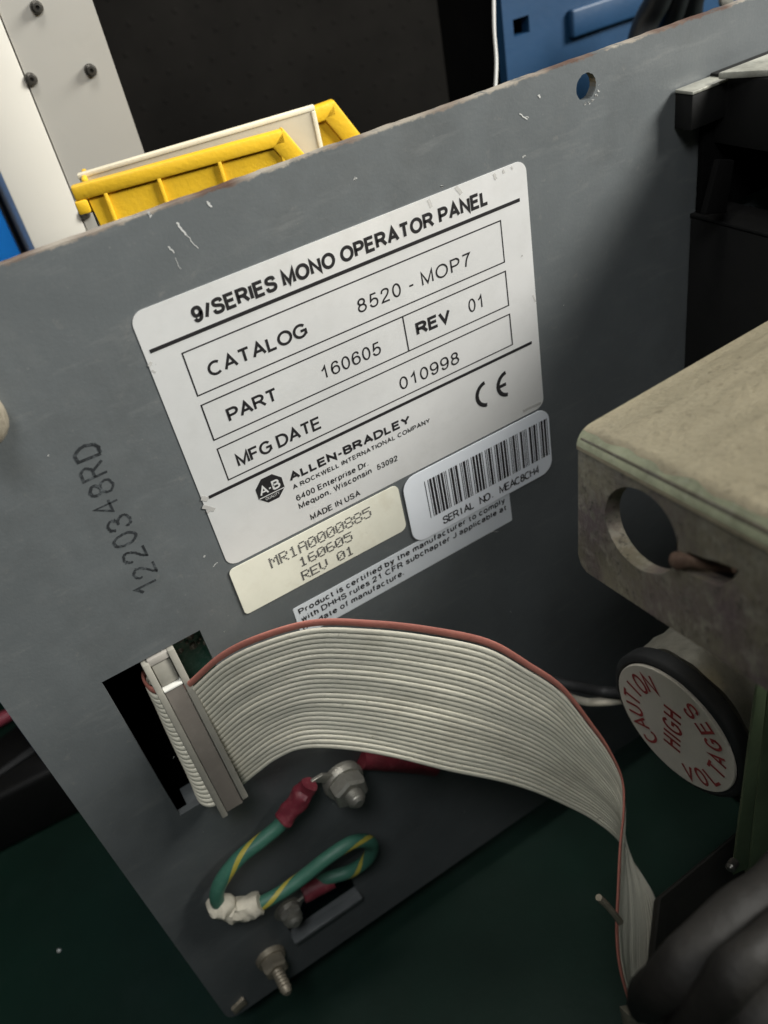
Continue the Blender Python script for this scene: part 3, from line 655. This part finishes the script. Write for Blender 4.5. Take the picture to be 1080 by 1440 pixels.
def nut(name, label, c, r, h, mt, stud_r, stud_h, flange=1.15, axis=(0, 0, 1), group=None):
    t = thing(name, label, 'nut', c)
    a = Vector(axis).normalized()
    o = lambda d: tuple(c[k] + a[k] * d for k in range(3))
    bm = bmesh.new(); lathe(bm, c, axis, [(0, r * flange * 1.05), (.012, r * flange), (.018, r * flange * .96)], 32); part('washer', bm, mt, t)
    bm = bmesh.new(); lathe(bm, o(.018), axis, [(0, r), (h * .82, r), (h, r * .84)], 6); part('hex_nut', bm, mt, t, ang=30)
    prof = []; k = 9
    for i in range(k):
        prof += [(h * .2 + (stud_h) * i / k, stud_r), (h * .2 + stud_h * (i + .5) / k, stud_r * .86)]
    prof += [(h * .2 + stud_h, stud_r * .8), (h * .2 + stud_h + .008, stud_r * .5)]
    bm = bmesh.new(); lathe(bm, o(.018), axis, prof, 20); part('stud', bm, mt, t, ang=20)
    return t
nut('lock_nut', 'large grey steel nut clamping the upper ring terminal below the ribbon', (*N1, .050), .060, .048, 'steel', .030, .070, 1.10)
nut('small_nut', 'small tarnished brown nut with a long protruding stud near the bottom of the panel', (-.369, -2.333, 0), .046, .045, 'steel_brown', .022, .115, 1.15)
nut('terminal_screw', 'shiny screw holding the lower ring terminal inside the slot', (T2[0], T2[1], .002), .040, .02, 'steel', .030, .035, 1.0)
p = at(508, 1068, n=.01); q = at(610, 1078, n=.01)
bm = rough_tube(catmull([p, at(540, 1070, n=.02), at(570, 1073, n=.02), q], 5), .032, .005)
rs = alone('red_sleeve', bm, 'red_sleeve', 'dark red insulating sleeve lying right of the steel nut under the ribbon', 'sleeve')
bm = bmesh.new(); c = at(-40, 588, n=.0)
lathe(bm, (c[0], c[1], 0), (0, 0, 1), [(0, .062), (.03, .062), (.045, .052), (.05, .03), (.11, .028)], 24)
alone('brass_stud', bm, 'steel_brown', 'tan metal stud cut off by the left edge of the photo', 'stud')
bm = bmesh.new(); q4 = [at(326, 1422, n=.012), at(331, 1428, n=.012), at(349, 1412, n=.012), at(343, 1405, n=.012)]
slab(bm, q4, (0, 0, -.02), .004)
alone('tan_clip', bm, 'steel_brown', 'small tan metal clip at the bottom corner of the grey sheet', 'clip')

# ---------------------------------------------------------------- black chassis on the right
ch = thing('monitor_chassis', 'black steel monitor chassis standing out from the right end of the panel', 'chassis', (1.3, -2.6, .2))
def pbox(name, quad, d, mt, bev=.004, label=None):
    bm = bmesh.new(); slab(bm, quad, d, bev); return part(name, bm, mt, ch, label=label)
va = at(1010, 102, n=.07)[1]
pbox('top_plate', [at(1010, 102, v=va), at(1110, 96, v=va), at(1130, 57, v=va), at(1080, 76, v=va)], (0, -.016, 0), 'bare_edge', .003, 'worn top plate with bare pale edge')
g = at(974, 131, n=.06)
pbox('corner_block', [(g[0], g[1] - .004, .06), (g[0] + .16, g[1] - .004, .06), (g[0] + .16, g[1] - .09, .06), (g[0], g[1] - .09, .06)], (0, 0, -.057), 'black_paint')
pbox('chipped_edge', [(g[0] - .003, g[1] + .004, .063), (g[0] + .12, g[1] + .004, .063), (g[0] + .12, g[1] - .004, .063), (g[0] - .003, g[1] - .004, .063)], (0, 0, -.058), 'bare_edge', .002, 'bare metal along the edge of the corner block')
s0 = (1.545, -.325)
pbox('side_wall', [(s0[0], s0[1], 2.6), (s0[0], s0[1], .004), (s0[0], -2.72, .004), (s0[0], -2.72, 2.6)], (.03, 0, 0), 'black_paint')  # visible wall, deepened out of view to shade the panel and mat
pbox('wall_flange', [(s0[0] - .002, s0[1] + .012, 2.6), (s0[0] - .002, s0[1] + .012, .004), (s0[0] + .12, s0[1] + .012, .004), (s0[0] + .12, s0[1] + .012, 2.6)], (0, -.010, 0), 'black_paint', .003)
pbox('inner_strut', [at(1012, 225, n=.10), at(1034, 225, n=.10), at(1022, 300, n=.14), at(992, 302, n=.14)], (0, 0, -.02), 'shade_black')
pbox('shade_sheet', [(1.556, g[1] - .09, .03), (g[0] + 1.6, g[1] - .09, .03), (g[0] + 1.6, s0[1], .03), (1.556, s0[1], .03)], (0, 0, -.02), 'shade_black')  # near-black sheet added where the opening lies in shade
pbox('far_wall', [(2.75, .05, 2.6), (2.75, .05, .02), (2.75, -2.72, .02), (2.75, -2.72, 2.6)], (.03, 0, 0), 'shade_black')  # unseen wall added to close the far side and keep the opening dark
bu = at(1013, 104, v=va - .017)[0]
pbox('top_beam', [(bu, va - .017, 2.6), (bu, va - .017, .004), (bu, va - .185, .004), (bu, va - .185, 2.6)], (2.74 - bu, 0, 0), 'black_paint')  # visible beam, run on out of view so its shadow joins the wall's

# ---------------------------------------------------------------- zinc bracket
T0 = Vector(at(813, 603, n=.62)); B0 = Vector(at(813, 797, n=.62)); T1 = Vector(at(1110, 748, n=1.16)); B1_ = Vector(at(1110, 992, n=1.16))
T2_ = Vector(at(1110, 432, n=.62)); 
T3 = T2_ + (T1 - T0)
_n = (T1 - T0).cross(B0 - T0); _c = (1110 - 540, 992 - 720, F); _d = Vector([sum(RM[i][k] * _c[i] for i in range(3)) for k in range(3)])
B1_ = Vector(CAM) + _d * ((T0 - Vector(CAM)).dot(_n) / _d.dot(_n))
br = thing('zinc_bracket', 'tan zinc plated steel bracket with a round hole, jutting in from the right', 'bracket', tuple(B0))
th = .03
nrm = (T1 - T0).cross(B0 - T0).normalized()
if nrm.x > 0: nrm = -nrm
def face(x, y, z):
    """x 0..1 towards the viewer, y 0..1 downwards"""
    p = T0.lerp(T1, x).lerp(B0.lerp(B1_, x), y); return tuple(p - nrm * (z + th / 2))
L1 = (T1 - T0).length; L2 = (B0 - T0).length
# hole centre from the face plane
def on_face(px, py):
    best = None
    c = (px - 540, py - 720, F); d = Vector([sum(RM[i][k] * c[i] for i in range(3)) for k in range(3)]); C0 = Vector(CAM)
    t = (T0 - C0).dot(nrm) / d.dot(nrm); p = C0 + d * t
    # solve bilinear by iteration
    x, y = .3, .5
    for _ in range(30):
        f = T0.lerp(T1, x).lerp(B0.lerp(B1_, x), y); ex = (T1 - T0).lerp(B1_ - B0, y); ey = B0.lerp(B1_, x) - T0.lerp(T1, x)
        r = p - f; a11, a12, a22 = ex.dot(ex), ex.dot(ey), ey.dot(ey); b1, b2 = r.dot(ex), r.dot(ey); det = a11 * a22 - a12 * a12
        x += (a22 * b1 - a12 * b2) / det; y += (a11 * b2 - a12 * b1) / det
    return x, y
ell = []
for k in range(36):       # measured outline of the round hole
    a = R(k * 10); e = (68 * math.cos(a), 42 * math.sin(a)); ro = R(57)
    ell.append(on_face(902 + e[0] * math.cos(ro) - e[1] * math.sin(ro), 746 + e[0] * math.sin(ro) + e[1] * math.cos(ro)))
slot = [on_face(*p) for p in ((967, 776), (990, 785), (1010, 790), (1040, 802), (1030, 815), (1012, 825), (985, 815), (958, 802))]
out = [(0.02, .05), (1.25, .05), (1.25, 1), (.06, 1), (.02, .965), (0, .90), (0, .09)]
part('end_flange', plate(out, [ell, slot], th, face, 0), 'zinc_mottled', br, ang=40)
# top plate with a rolled edge over the flange
bm = bmesh.new(); dn = (B0 - T0).normalized(); inn = (T2_ - T0).normalized(); secs = []
rad = .034
for x in [i / 11.2 for i in range(15)]:
    P0 = T0.lerp(T1, x); o_ = P0 + dn * .012; row = []
    for a in range(0, 100, 12):
        aa = R(min(a, 90)); row.append(P0 + dn * (rad + .004) + inn * rad - inn * rad * math.cos(aa) - dn * rad * math.sin(aa) + nrm * .003)
    secs.append([P0 + dn * (rad + .010) + nrm * .003 - inn * 0] + row + [row[-1] + inn * (L1 * .9), row[-1] + inn * (T2_ - T0).length])
rows = [[bm.verts.new(W(*p)) for p in s] for s in secs]
top_faces = []
for i in range(len(rows) - 1):
    for j in range(len(rows[0]) - 1): bm.faces.new((rows[i][j], rows[i + 1][j], rows[i + 1][j + 1], rows[i][j + 1]))
r = bmesh.ops.solidify(bm, geom=list(bm.faces), thickness=.0016)
part('rolled_top', bm, 'zinc_tan', br, ang=50, label='tan top plate of the bracket with rolled front edge')
# worn roll, its greenish highlight put into the strip's colour
bm = bmesh.new(); secs = []
for x in [i / 32 for i in range(41)]:
    P0 = T0.lerp(T1, x); row = []
    wob = .5 + noise.noise(Vector((x * 9, 3, 1)))
    w2 = noise.noise(Vector((x * 13, 8, 1)))
    for a in (4, 14, 26 - w2 * 4, 36 + wob * 10, 46 + wob * 24):
        aa = R(a); row.append(P0 + dn * (rad + .004) + inn * rad - (inn * math.cos(aa) + dn * math.sin(aa)) * (rad + .0005) + nrm * .0033)
    secs.append(row)
rows = [[bm.verts.new(W(*p)) for p in s] for s in secs]
for i in range(len(rows) - 1):
    for j in range(len(rows[0]) - 1): bm.faces.new((rows[i][j], rows[i + 1][j], rows[i + 1][j + 1], rows[i][j + 1]))
part('worn_highlight', bm, 'zinc_highlight', br, ang=80, label='greenish worn edge with painted highlight where the bracket is folded')
bm = bmesh.new()
pB = Vector(face(*on_face(958, 786), -.02)); pA = Vector(face(*on_face(1000, 806), .03))
lathe(bm, tuple(pB), tuple(pB - pA), [(-.09, .012), (-.02, .013), (.0, .015), (.010, .012), (.014, .004)], 18)
for v in bm.verts: v.co += Vector((1, 1, 1)) * noise.noise(v.co * 40 / S) * .004 * S
part('locking_pin', bm, 'rust', br)
# ---------------------------------------------------------------- high voltage cap
cx = Vector((.8006, -1.2779, .7)); axd = Vector((-.99875, -.03212, .03827)); cr_ = .1936
cap = thing('voltage_cap', 'black rubber cap with round white disc lettered CAUTION HIGH VOLTAGES in red', 'cap', tuple(cx))
bm = bmesh.new(); lathe(bm, tuple(cx - axd * .09), tuple(axd), [(.036, cr_ * 1.04), (.040, cr_ * 1.11), (.072, cr_ * 1.12), (.080, cr_ * 1.09), (.084, cr_ * 1.03), (.078, cr_ * 1.0)], 64)
part('rubber_rim', bm, 'black_rubber', cap, ang=50)
bm = bmesh.new(); lathe(bm, tuple(cx - axd * .01), tuple(axd), [(0, cr_ * .985), (.008, cr_ * .985), (.0095, cr_ * .975)], 64)
part('disc', bm, 'disc_card', cap)
bm = bmesh.new(); prof = [(-.845 + i * .02, cr_ * (1.06 + .02 * noise.noise(Vector((i * .7, 0, 0))))) for i in range(40)]
lathe(bm, tuple(cx), tuple(axd), prof, 72)
for v in bm.verts: v.co += (v.co - W(*cx)).normalized() * noise.noise(v.co * 14 / S) * .008 * S + Vector((0, 1, 1)) * noise.noise(v.co * 31 / S) * .004 * S
part('foil_body', bm, 'foil_wrap', cap, ang=60, label='crumpled silver metal body of the cap')
e_up = axd.cross(Vector((0, 1, 0))).normalized()      # across the disc, in the bench: towards or away from the panel
e_v = Vector((0, 1, 0)) - axd * axd.y
if e_up.z > 0: e_up = -e_up
# letters stand with their tops towards the panel (left in the photo)
def on_disc(x, y, h):
    # x along reading direction (upwards), y letter-up (towards the panel)
    p = cx + axd * (.001 + h) + e_v * x + e_up * y; return tuple(p)
bm = flat()
def arc_text(s, r, a_mid, da, hgt, bottom, wt=.15):
    n = len(s)
    for i, chh in enumerate(s):
        gw, st = GL[chh]; off = (i - (n - 1) / 2) * da
        a = R(a_mid - off) if not bottom else R(a_mid + off)
        ctr = Vector((math.cos(a), math.sin(a)))
        up = ctr if not bottom else -ctr; rt = Vector((up.y, -up.x)); org = ctr * r - up * hgt / 2
        wsc = min(.031, hgt * .6) / max(gw, .55)
        for q in st:
            stroke(bm, [tuple(org + rt * ((px - gw / 2) * wsc) + up * (py * hgt)) for px, py in q], .0043, on_disc, .0006)
arc_text('CAUTION', cr_ * .71, 90, 19, .054, False)
arc_text('VOLTAGES', cr_ * .745, 270, 19, .048, True)
st, wd = text2d('HIGH', .15, track=.3)
for q in st: stroke(bm, [((px / wd - .5) * .155, (py - .5) * .066 + .0) for px, py in q], .0046, on_disc, .0006)
part('lettering', bm, 'red_ink', cap, smooth=False)

# ---------------------------------------------------------------- green strut and cables near the viewer
ns = 1.02
gs = thing('green_strut', 'narrow green painted metal strut standing at the right edge before the cap', 'strut', at(1035, 1235, n=ns))
bm = bmesh.new(); slab(bm, [at(1030, 1232, n=ns), at(1052, 1222, n=ns), at(1092, 850, n=ns), at(1080, 850, n=ns)], (.02, 0, -.02), .004)
part('front_edge', bm, 'green_enamel', gs)
bm = bmesh.new(); slab(bm, [at(1053, 1236, n=ns - .03), at(1110, 1225, n=ns - .03), at(1120, 850, n=ns - .03), at(1093, 850, n=ns - .03)], (.01, 0, -.03), .004)
part('web', bm, 'green_enamel', gs)
bm = bmesh.new(); lathe(bm, at(1030, 1216, n=ns + .005), (-1, .3, .3), [(-.01, .012), (.012, .012), (.018, .006)], 12)
part('screw_tip', bm, 'dark_screw', gs)

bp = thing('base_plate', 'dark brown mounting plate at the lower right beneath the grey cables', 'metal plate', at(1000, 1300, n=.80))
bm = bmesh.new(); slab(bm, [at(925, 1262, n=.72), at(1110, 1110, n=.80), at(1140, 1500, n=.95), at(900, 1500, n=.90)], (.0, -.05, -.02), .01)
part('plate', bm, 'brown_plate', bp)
def cable(label, pts, rad, mt, name='grey_cable', group=None, cat='cable'):
    path = catmull(pts, 8); n = len(path)
    rs = [rad * (1 + .10 * noise.noise(Vector((i * .13, rad * 50, 0)))) * (1 if name != 'grey_cable' else min(1, math.sqrt(max(.02, 1 - max(0, 1 - i / 6) ** 2)))) for i in range(n)]
    bm = bmesh.new(); rings = tube(bm, path, rs, 20)
    if name == 'grey_cable':      # flattened, slightly lumpy jacket
        for rg, p in zip(rings, path):
            c_ = W(*p); ax_ = (W(*CAM) - c_).normalized()
            for v in rg: v.co -= ax_ * (v.co - c_).dot(ax_) * .45
        for v in bm.verts: v.co += Vector((1, 1, 1)) * noise.noise(v.co * 9 / S) * .006 * S
    return alone(name, bm, mt, label, cat, group=group)
gc = 'thick grey cables at the lower right'
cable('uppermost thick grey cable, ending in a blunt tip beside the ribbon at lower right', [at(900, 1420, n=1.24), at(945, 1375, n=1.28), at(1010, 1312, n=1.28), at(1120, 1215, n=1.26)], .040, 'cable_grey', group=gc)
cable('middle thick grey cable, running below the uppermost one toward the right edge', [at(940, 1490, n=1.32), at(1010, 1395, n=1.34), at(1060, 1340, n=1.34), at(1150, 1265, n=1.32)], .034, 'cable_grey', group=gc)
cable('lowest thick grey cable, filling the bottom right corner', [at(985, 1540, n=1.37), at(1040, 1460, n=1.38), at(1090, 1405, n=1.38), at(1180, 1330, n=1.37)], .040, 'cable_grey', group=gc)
bm = bmesh.new(); slab(bm, [at(884, 1428, n=.95), at(904, 1424, n=.95), at(922, 1460, n=.97), at(892, 1470, n=.97)], (0, -.02, -.04), .006)
alone('pale_plug', bm, 'pale_plug', 'small pale plug at the bottom edge where the ribbon ends', 'plug')
cable('small olive stub poking out left of the hanging ribbon at lower right', [at(842, 1262, n=.75), at(856, 1276, n=.76), at(872, 1296, n=.77)], .0095, 'steel_brown', name='metal_stub', cat='stub')
cable('pale sleeve wire passing behind the ribbon toward the white disc', [at(750, 965, n=.25), at(815, 985, n=.30), at(845, 987, n=.35), at(880, 984, n=.4), at(920, 985, n=.5)], .014, 'tape', name='pale_wire', cat='wire')
cable('dark wire just above the pale wire behind the ribbon', [at(745, 952, n=.22), at(805, 964, n=.30), at(850, 973, n=.35), at(900, 976, n=.45)], .018, 'black_rubber', name='dark_wire', cat='wire')

# ---------------------------------------------------------------- behind: white cabinet post
nw = -1.3
cab = thing('cabinet_post', 'white enamelled cabinet post with dark screws behind the panel at upper left', 'cabinet', (.2, -2.7, nw))
bm = bmesh.new(); box(bm, .006, .183, -2.74, 3.0, nw - .5, nw, .006); part('left_leaf', bm, 'cabinet_white', cab)
bm = bmesh.new()
ring = rrect(.188, -2.74, .428, .62, [.005, .005, .02, .17], 8)
bm = plate(ring, [], .5, lambda x, y, z: (x, y, nw - .256 + z + .45 * (x - .188))); part('right_leaf', bm, 'cabinet_white', cab)
bm = bmesh.new(); box(bm, .19, .426, -2.73, 3.0, nw - .5, nw - .03, .004); part('core', bm, 'cabinet_white', cab)
for px, py in ((47, 10), (43, 111), (118, 96), (118, 300)):
    c = at(px, py, n=nw - .004); c = (c[0], c[1], nw - .006 + .45 * max(0, c[0] - .188))
    bm = bmesh.new(); lathe(bm, c, (0, 0, 1), [(0, .0185), (.010, .0175), (.016, .012), (.0165, .006), (.010, .0055), (.010, .001)], 20)
    part('screw', bm, 'dark_screw', cab, ang=25)
bm = bmesh.new(); box(bm, -.9, -.02, -2.74, .15, -1.9, -1.5, .02)
bl = thing('blue_box', 'bright blue box left of the white cabinet post', 'box', (-.4, -2.74, -1.7)); part('shell', bm, 'bright_blue', bl)
bm = bmesh.new(); box(bm, -.9, -.06, -.42, -.33, -1.5, -1.47, .01); part('ridge', bm, 'bright_blue', bl)

# ---------------------------------------------------------------- yellow stacking bin
v0 = at(98, 262, n=-.80)[1]
def rim(px, py, v=v0): return Vector(at(px, py, v=v))
a0, a1 = rim(98, 264), rim(400, 182); dL = (a1 - a0); dL.y = 0
ln = dL.length; ex = dL.normalized(); ez = Vector((ex.z, 0, -ex.x)); 
if ez.z > 0: ez = -ez
B_end = rim(468, 140); wd_ = (B_end - a1).dot(ez)
sk = (B_end - a1).dot(ex)
def bp_(x, y, z): return tuple(a0 + ex * x + Vector((0, 1, 0)) * y + ez * z)
yb = thing('yellow_bin', 'yellow plastic stacking bin with ribbed side and rolled rim behind the panel', 'storage bin', bp_(ln / 2, -.5, wd_ / 2))
hb = .52; sl = .16
def wall(z0, z1, name='side_wall', e=0):
    bm = bmesh.new(); t0, t1 = (z0, z1)
    # side wall with sloping front, as prism
    prof = [(.03, -.002 - (.07 if e else 0)), (ln + e, -.002), (ln + sl + e, -.30), (ln + sl - .02 + e, -hb), (.07, -hb)]
    f = [bm.verts.new(W(*bp_(x, y, t0))) for x, y in prof]; g_ = [bm.verts.new(W(*bp_(x, y, t1))) for x, y in prof]
    bm.faces.new(f); bm.faces.new(g_[::-1])
    for i in range(len(prof)): bm.faces.new((f[i], f[(i + 1) % len(prof)], g_[(i + 1) % len(prof)], g_[i]))
    return part(name, bm, 'bin_yellow', yb)
def bbox(name, x0, x1, y0, y1, z0, z1, bev=.006, mt='bin_yellow', par=None):
    bm = bmesh.new(); hexa(bm, [bp_(x0, y0, z0), bp_(x1, y0, z0), bp_(x1, y1, z0), bp_(x0, y1, z0), bp_(x0, y0, z1), bp_(x1, y0, z1), bp_(x1, y1, z1), bp_(x0, y1, z1)], bev)
    return part(name, bm, mt, par or yb)
wall(.012, .030); wall(wd_ - .02, wd_ - .005, 'side_wall', sk)
bbox('end_wall', .03, .045, -hb, 0, .06, wd_ - .02); bbox('floor', .06, ln + sl - .03, -hb, -hb + .015, .06, wd_ - .02)
bbox('front_wall', ln + sl - .02, ln + sl - .005, -hb, -.30, .06, wd_ - .02)
# rolled rim: near side, far side, end, and the sloping front pieces
bbox('rim', 0, ln, -.040, .000, 0, .032, .008); bm = bmesh.new(); X1 = ln + sk; Z0, Z1 = wd_ - .035, wd_ + .005
hexa(bm, [bp_(0, -.105, Z0), bp_(X1, -.040, Z0), bp_(X1, .004, Z0), bp_(0, -.061, Z0), bp_(0, -.105, Z1), bp_(X1, -.040, Z1), bp_(X1, .004, Z1), bp_(0, -.061, Z1)], .008); part('rim', bm, 'bin_yellow', yb); bbox('rim', 0, .05, -.085, -.045, .032, wd_ - .045, .008)
bbox('rim_lip', -.004, .03, -.075, -.038, -.002, .02, .006)
for z, e in ((0, 0), (wd_ - .035, sk)):
    bm = bmesh.new(); t = Vector((sl, -.30, 0)).normalized(); nn_ = Vector((-t.y, t.x, 0))
    P4 = [(ln - .004 + e, .004), (ln + sl + e, -.30), (ln + sl - .042 + e, -.32), (ln - .045 + e, -.036)]
    hexa(bm, [bp_(x, y, z) for x, y in P4] + [bp_(x, y, z + .04) for x, y in P4], .006); part('sloping_rim', bm, 'bin_yellow', yb)
for px, py in ((146, 264), (219, 247), (301, 224), (384, 201)):
    x = (rim(px, py, v0 - .05) - a0).dot(ex)
    bbox('rib', x, x + .011, -hb, -.036, .001, .016, .003)
# cream board standing in the bin
cb = thing('foam_board', 'cream board standing in the yellow bin, its pale edge above the rim', 'board', bp_(ln / 2, -.4, .12))
c0, c1 = rim(109, 246, v0 + .004), rim(440, 149, v0 + .028)
c1y = c1.y; c1.y = c0.y
ex2 = (c1 - c0); L3 = ex2.length; ex2.normalize(); ez2 = Vector((ex2.z, 0, -ex2.x)); 
if ez2.z > 0: ez2 = -ez2
def cp(x, y, z): return tuple(c0 + ex2 * x + Vector((0, 1, 0)) * (y + (c1y - c0.y) * x / L3) + ez2 * z)
bm = bmesh.new(); hexa(bm, [cp(0, -.4, .002), cp(L3, -.4, .002), cp(L3, -.004, .002), cp(0, -.004, .002), cp(0, -.4, .02), cp(L3, -.4, .02), cp(L3, -.004, .02), cp(0, -.004, .02)], .001); part('sheet', bm, 'board_shaded', cb)
bm = bmesh.new(); hexa(bm, [cp(-.002, -.012, 0), cp(L3 + .004, -.012, 0), cp(L3 + .004, 0, 0), cp(-.002, 0, 0), cp(-.002, -.012, .024), cp(L3 + .004, -.012, .024), cp(L3 + .004, 0, .024), cp(-.002, 0, .024)], .002); part('top_edge', bm, 'board_edge', cb)
bm = bmesh.new(); hexa(bm, [cp(L3 - .008, -.4, -.001), cp(L3 + .004, -.4, -.001), cp(L3 + .004, -.013, -.001), cp(L3 - .008, -.013, -.001), cp(L3 - .008, -.4, .024), cp(L3 + .004, -.4, .024), cp(L3 + .004, -.013, .024), cp(L3 - .008, -.013, .024)], .002); part('side_edge', bm, 'board_edge', cb)
bm = bmesh.new(); q = [Vector(at(455, 168, n=-1.15)), Vector(at(481, 160, n=-1.12)), Vector(at(494, 200, n=-1.0)), Vector(at(478, 215, n=-1.02))]
slab(bm, [tuple(x) for x in q], (0, 0, -.012), .001)
alone('folded_paper', bm, 'paper_white', 'folded white paper between the board and the far corner of the bin', 'paper')

# ---------------------------------------------------------------- blue plastic at the upper right, cables
nb = -1.5
q0, q1 = at(702, -20, n=nb), at(716, 112, n=nb)
bb = thing('blue_crate', 'deep blue moulded plastic crate behind the panel at upper right', 'crate', (2.6, -.6, nb))
sq = [at(721, 28, n=nb), at(742, 23, n=nb), at(745, 45, n=nb), at(724, 51, n=nb)]
ring = [(2.078, -.9), (4.2, -.9), (4.2, .5), (2.078, .5)]
sqr = [(p[0], p[1]) for p in sq]
sqx0, sqx1, sqy0, sqy1 = min(p[0] for p in sqr), max(p[0] for p in sqr), min(p[1] for p in sqr), max(p[1] for p in sqr)
part('side', plate(ring, [[(sqx0, sqy0), (sqx1, sqy0), (sqx1, sqy1), (sqx0, sqy1)]], .05, lambda x, y, z: (x, y, nb - .025 + z)), 'deep_blue', bb)
e0, e1, e2 = at(797, 12, n=nb), at(800, 54, n=nb), at(900, 22, n=nb)
bm = bmesh.new(); box(bm, e0[0], e2[0], e1[1], e1[1] + .11, nb + .001, nb + .035, .012, 3); part('raised_handle', bm, 'deep_blue', bb)
bm = bmesh.new(); box(bm, 2.10, 4.2, -.9, .5, nb - .5, nb - .30); part('inner_side', bm, 'shade_black', bb)  # near-black sheet for the shade behind the square hole
for k, (x0, x1, r) in enumerate(((905, 925, .05), (940, 952, .045), (968, 972, .05))):
    cable(('black cable hanging over the blue crate, nearest its handle', 'black cable over the blue crate, middle one of three', 'black cable over the blue crate, farthest right')[k],
          [at(x1 + 15, -40, n=-1.1), at(x1, 0, n=-1.15), at(x0, 40, n=-1.2), at(x0 - 22, 120, n=-1.2)], r, 'wire_black', name='black_cable', group='black cables over the blue crate')
cable('thin white wire hanging before the dark back wall beside the blue crate', [at(694, -30, n=-1.2), at(695, 40, n=-1.2), at(698, 90, n=-1.2), at(695, 150, n=-1.2)], .0055, 'wire_white', name='white_wire', cat='wire')
bm = bmesh.new(); lathe(bm, at(1018, -2, n=-.9), (0, 0, 1), [(0, .03), (.02, .035), (.03, .02)], 12)
alone('metal_fitting', bm, 'steel', 'shiny metal fitting just above the panel edge at the top right', 'fitting')

# ---------------------------------------------------------------- on the mat, left of the panel
bk = thing('black_case', 'black plastic case lying on the green mat at the left edge', 'case', at(40, 1150, v=-2.75))
t0_, t1_, t2_, t3_ = at(-60, 1095, v=-2.35), at(30, 1020, v=-2.35), at(120, 960, v=-2.35), at(150, 1040, v=-2.35)
q = [at(-120, 1180, v=-2.4), at(-60, 1080, v=-2.4), at(200, 880, v=-2.4), at(200, 1020, v=-2.4)]
bm = bmesh.new(); slab(bm, q, (0, -.345, 0), .03, 3); part('shell', bm, 'black_paint', bk)
q = [at(-90, 1150, v=-2.385), at(-60, 1125, v=-2.385), at(200, 935, v=-2.385), at(200, 955, v=-2.385)]
bm = bmesh.new(); slab(bm, q, (0, -.012, 0), .004); part('ridge', bm, 'black_rubber', bk)
cable('short pink wire on the green mat at the left edge', [at(-30, 1030, v=-2.70), at(-10, 1018, v=-2.70), at(14, 1004, v=-2.70)], .035, 'pink_wire', name='pink_wire', cat='wire')
bm = bmesh.new(); c = at(83, 1337, v=-2.745); lathe(bm, c, (0, 1, 0), [(0, .008), (.004, .007), (.007, .003)], 7)
alone('paint_chip', bm, 'wire_white', 'tiny white chip lying on the dark green mat at lower left', 'chip')
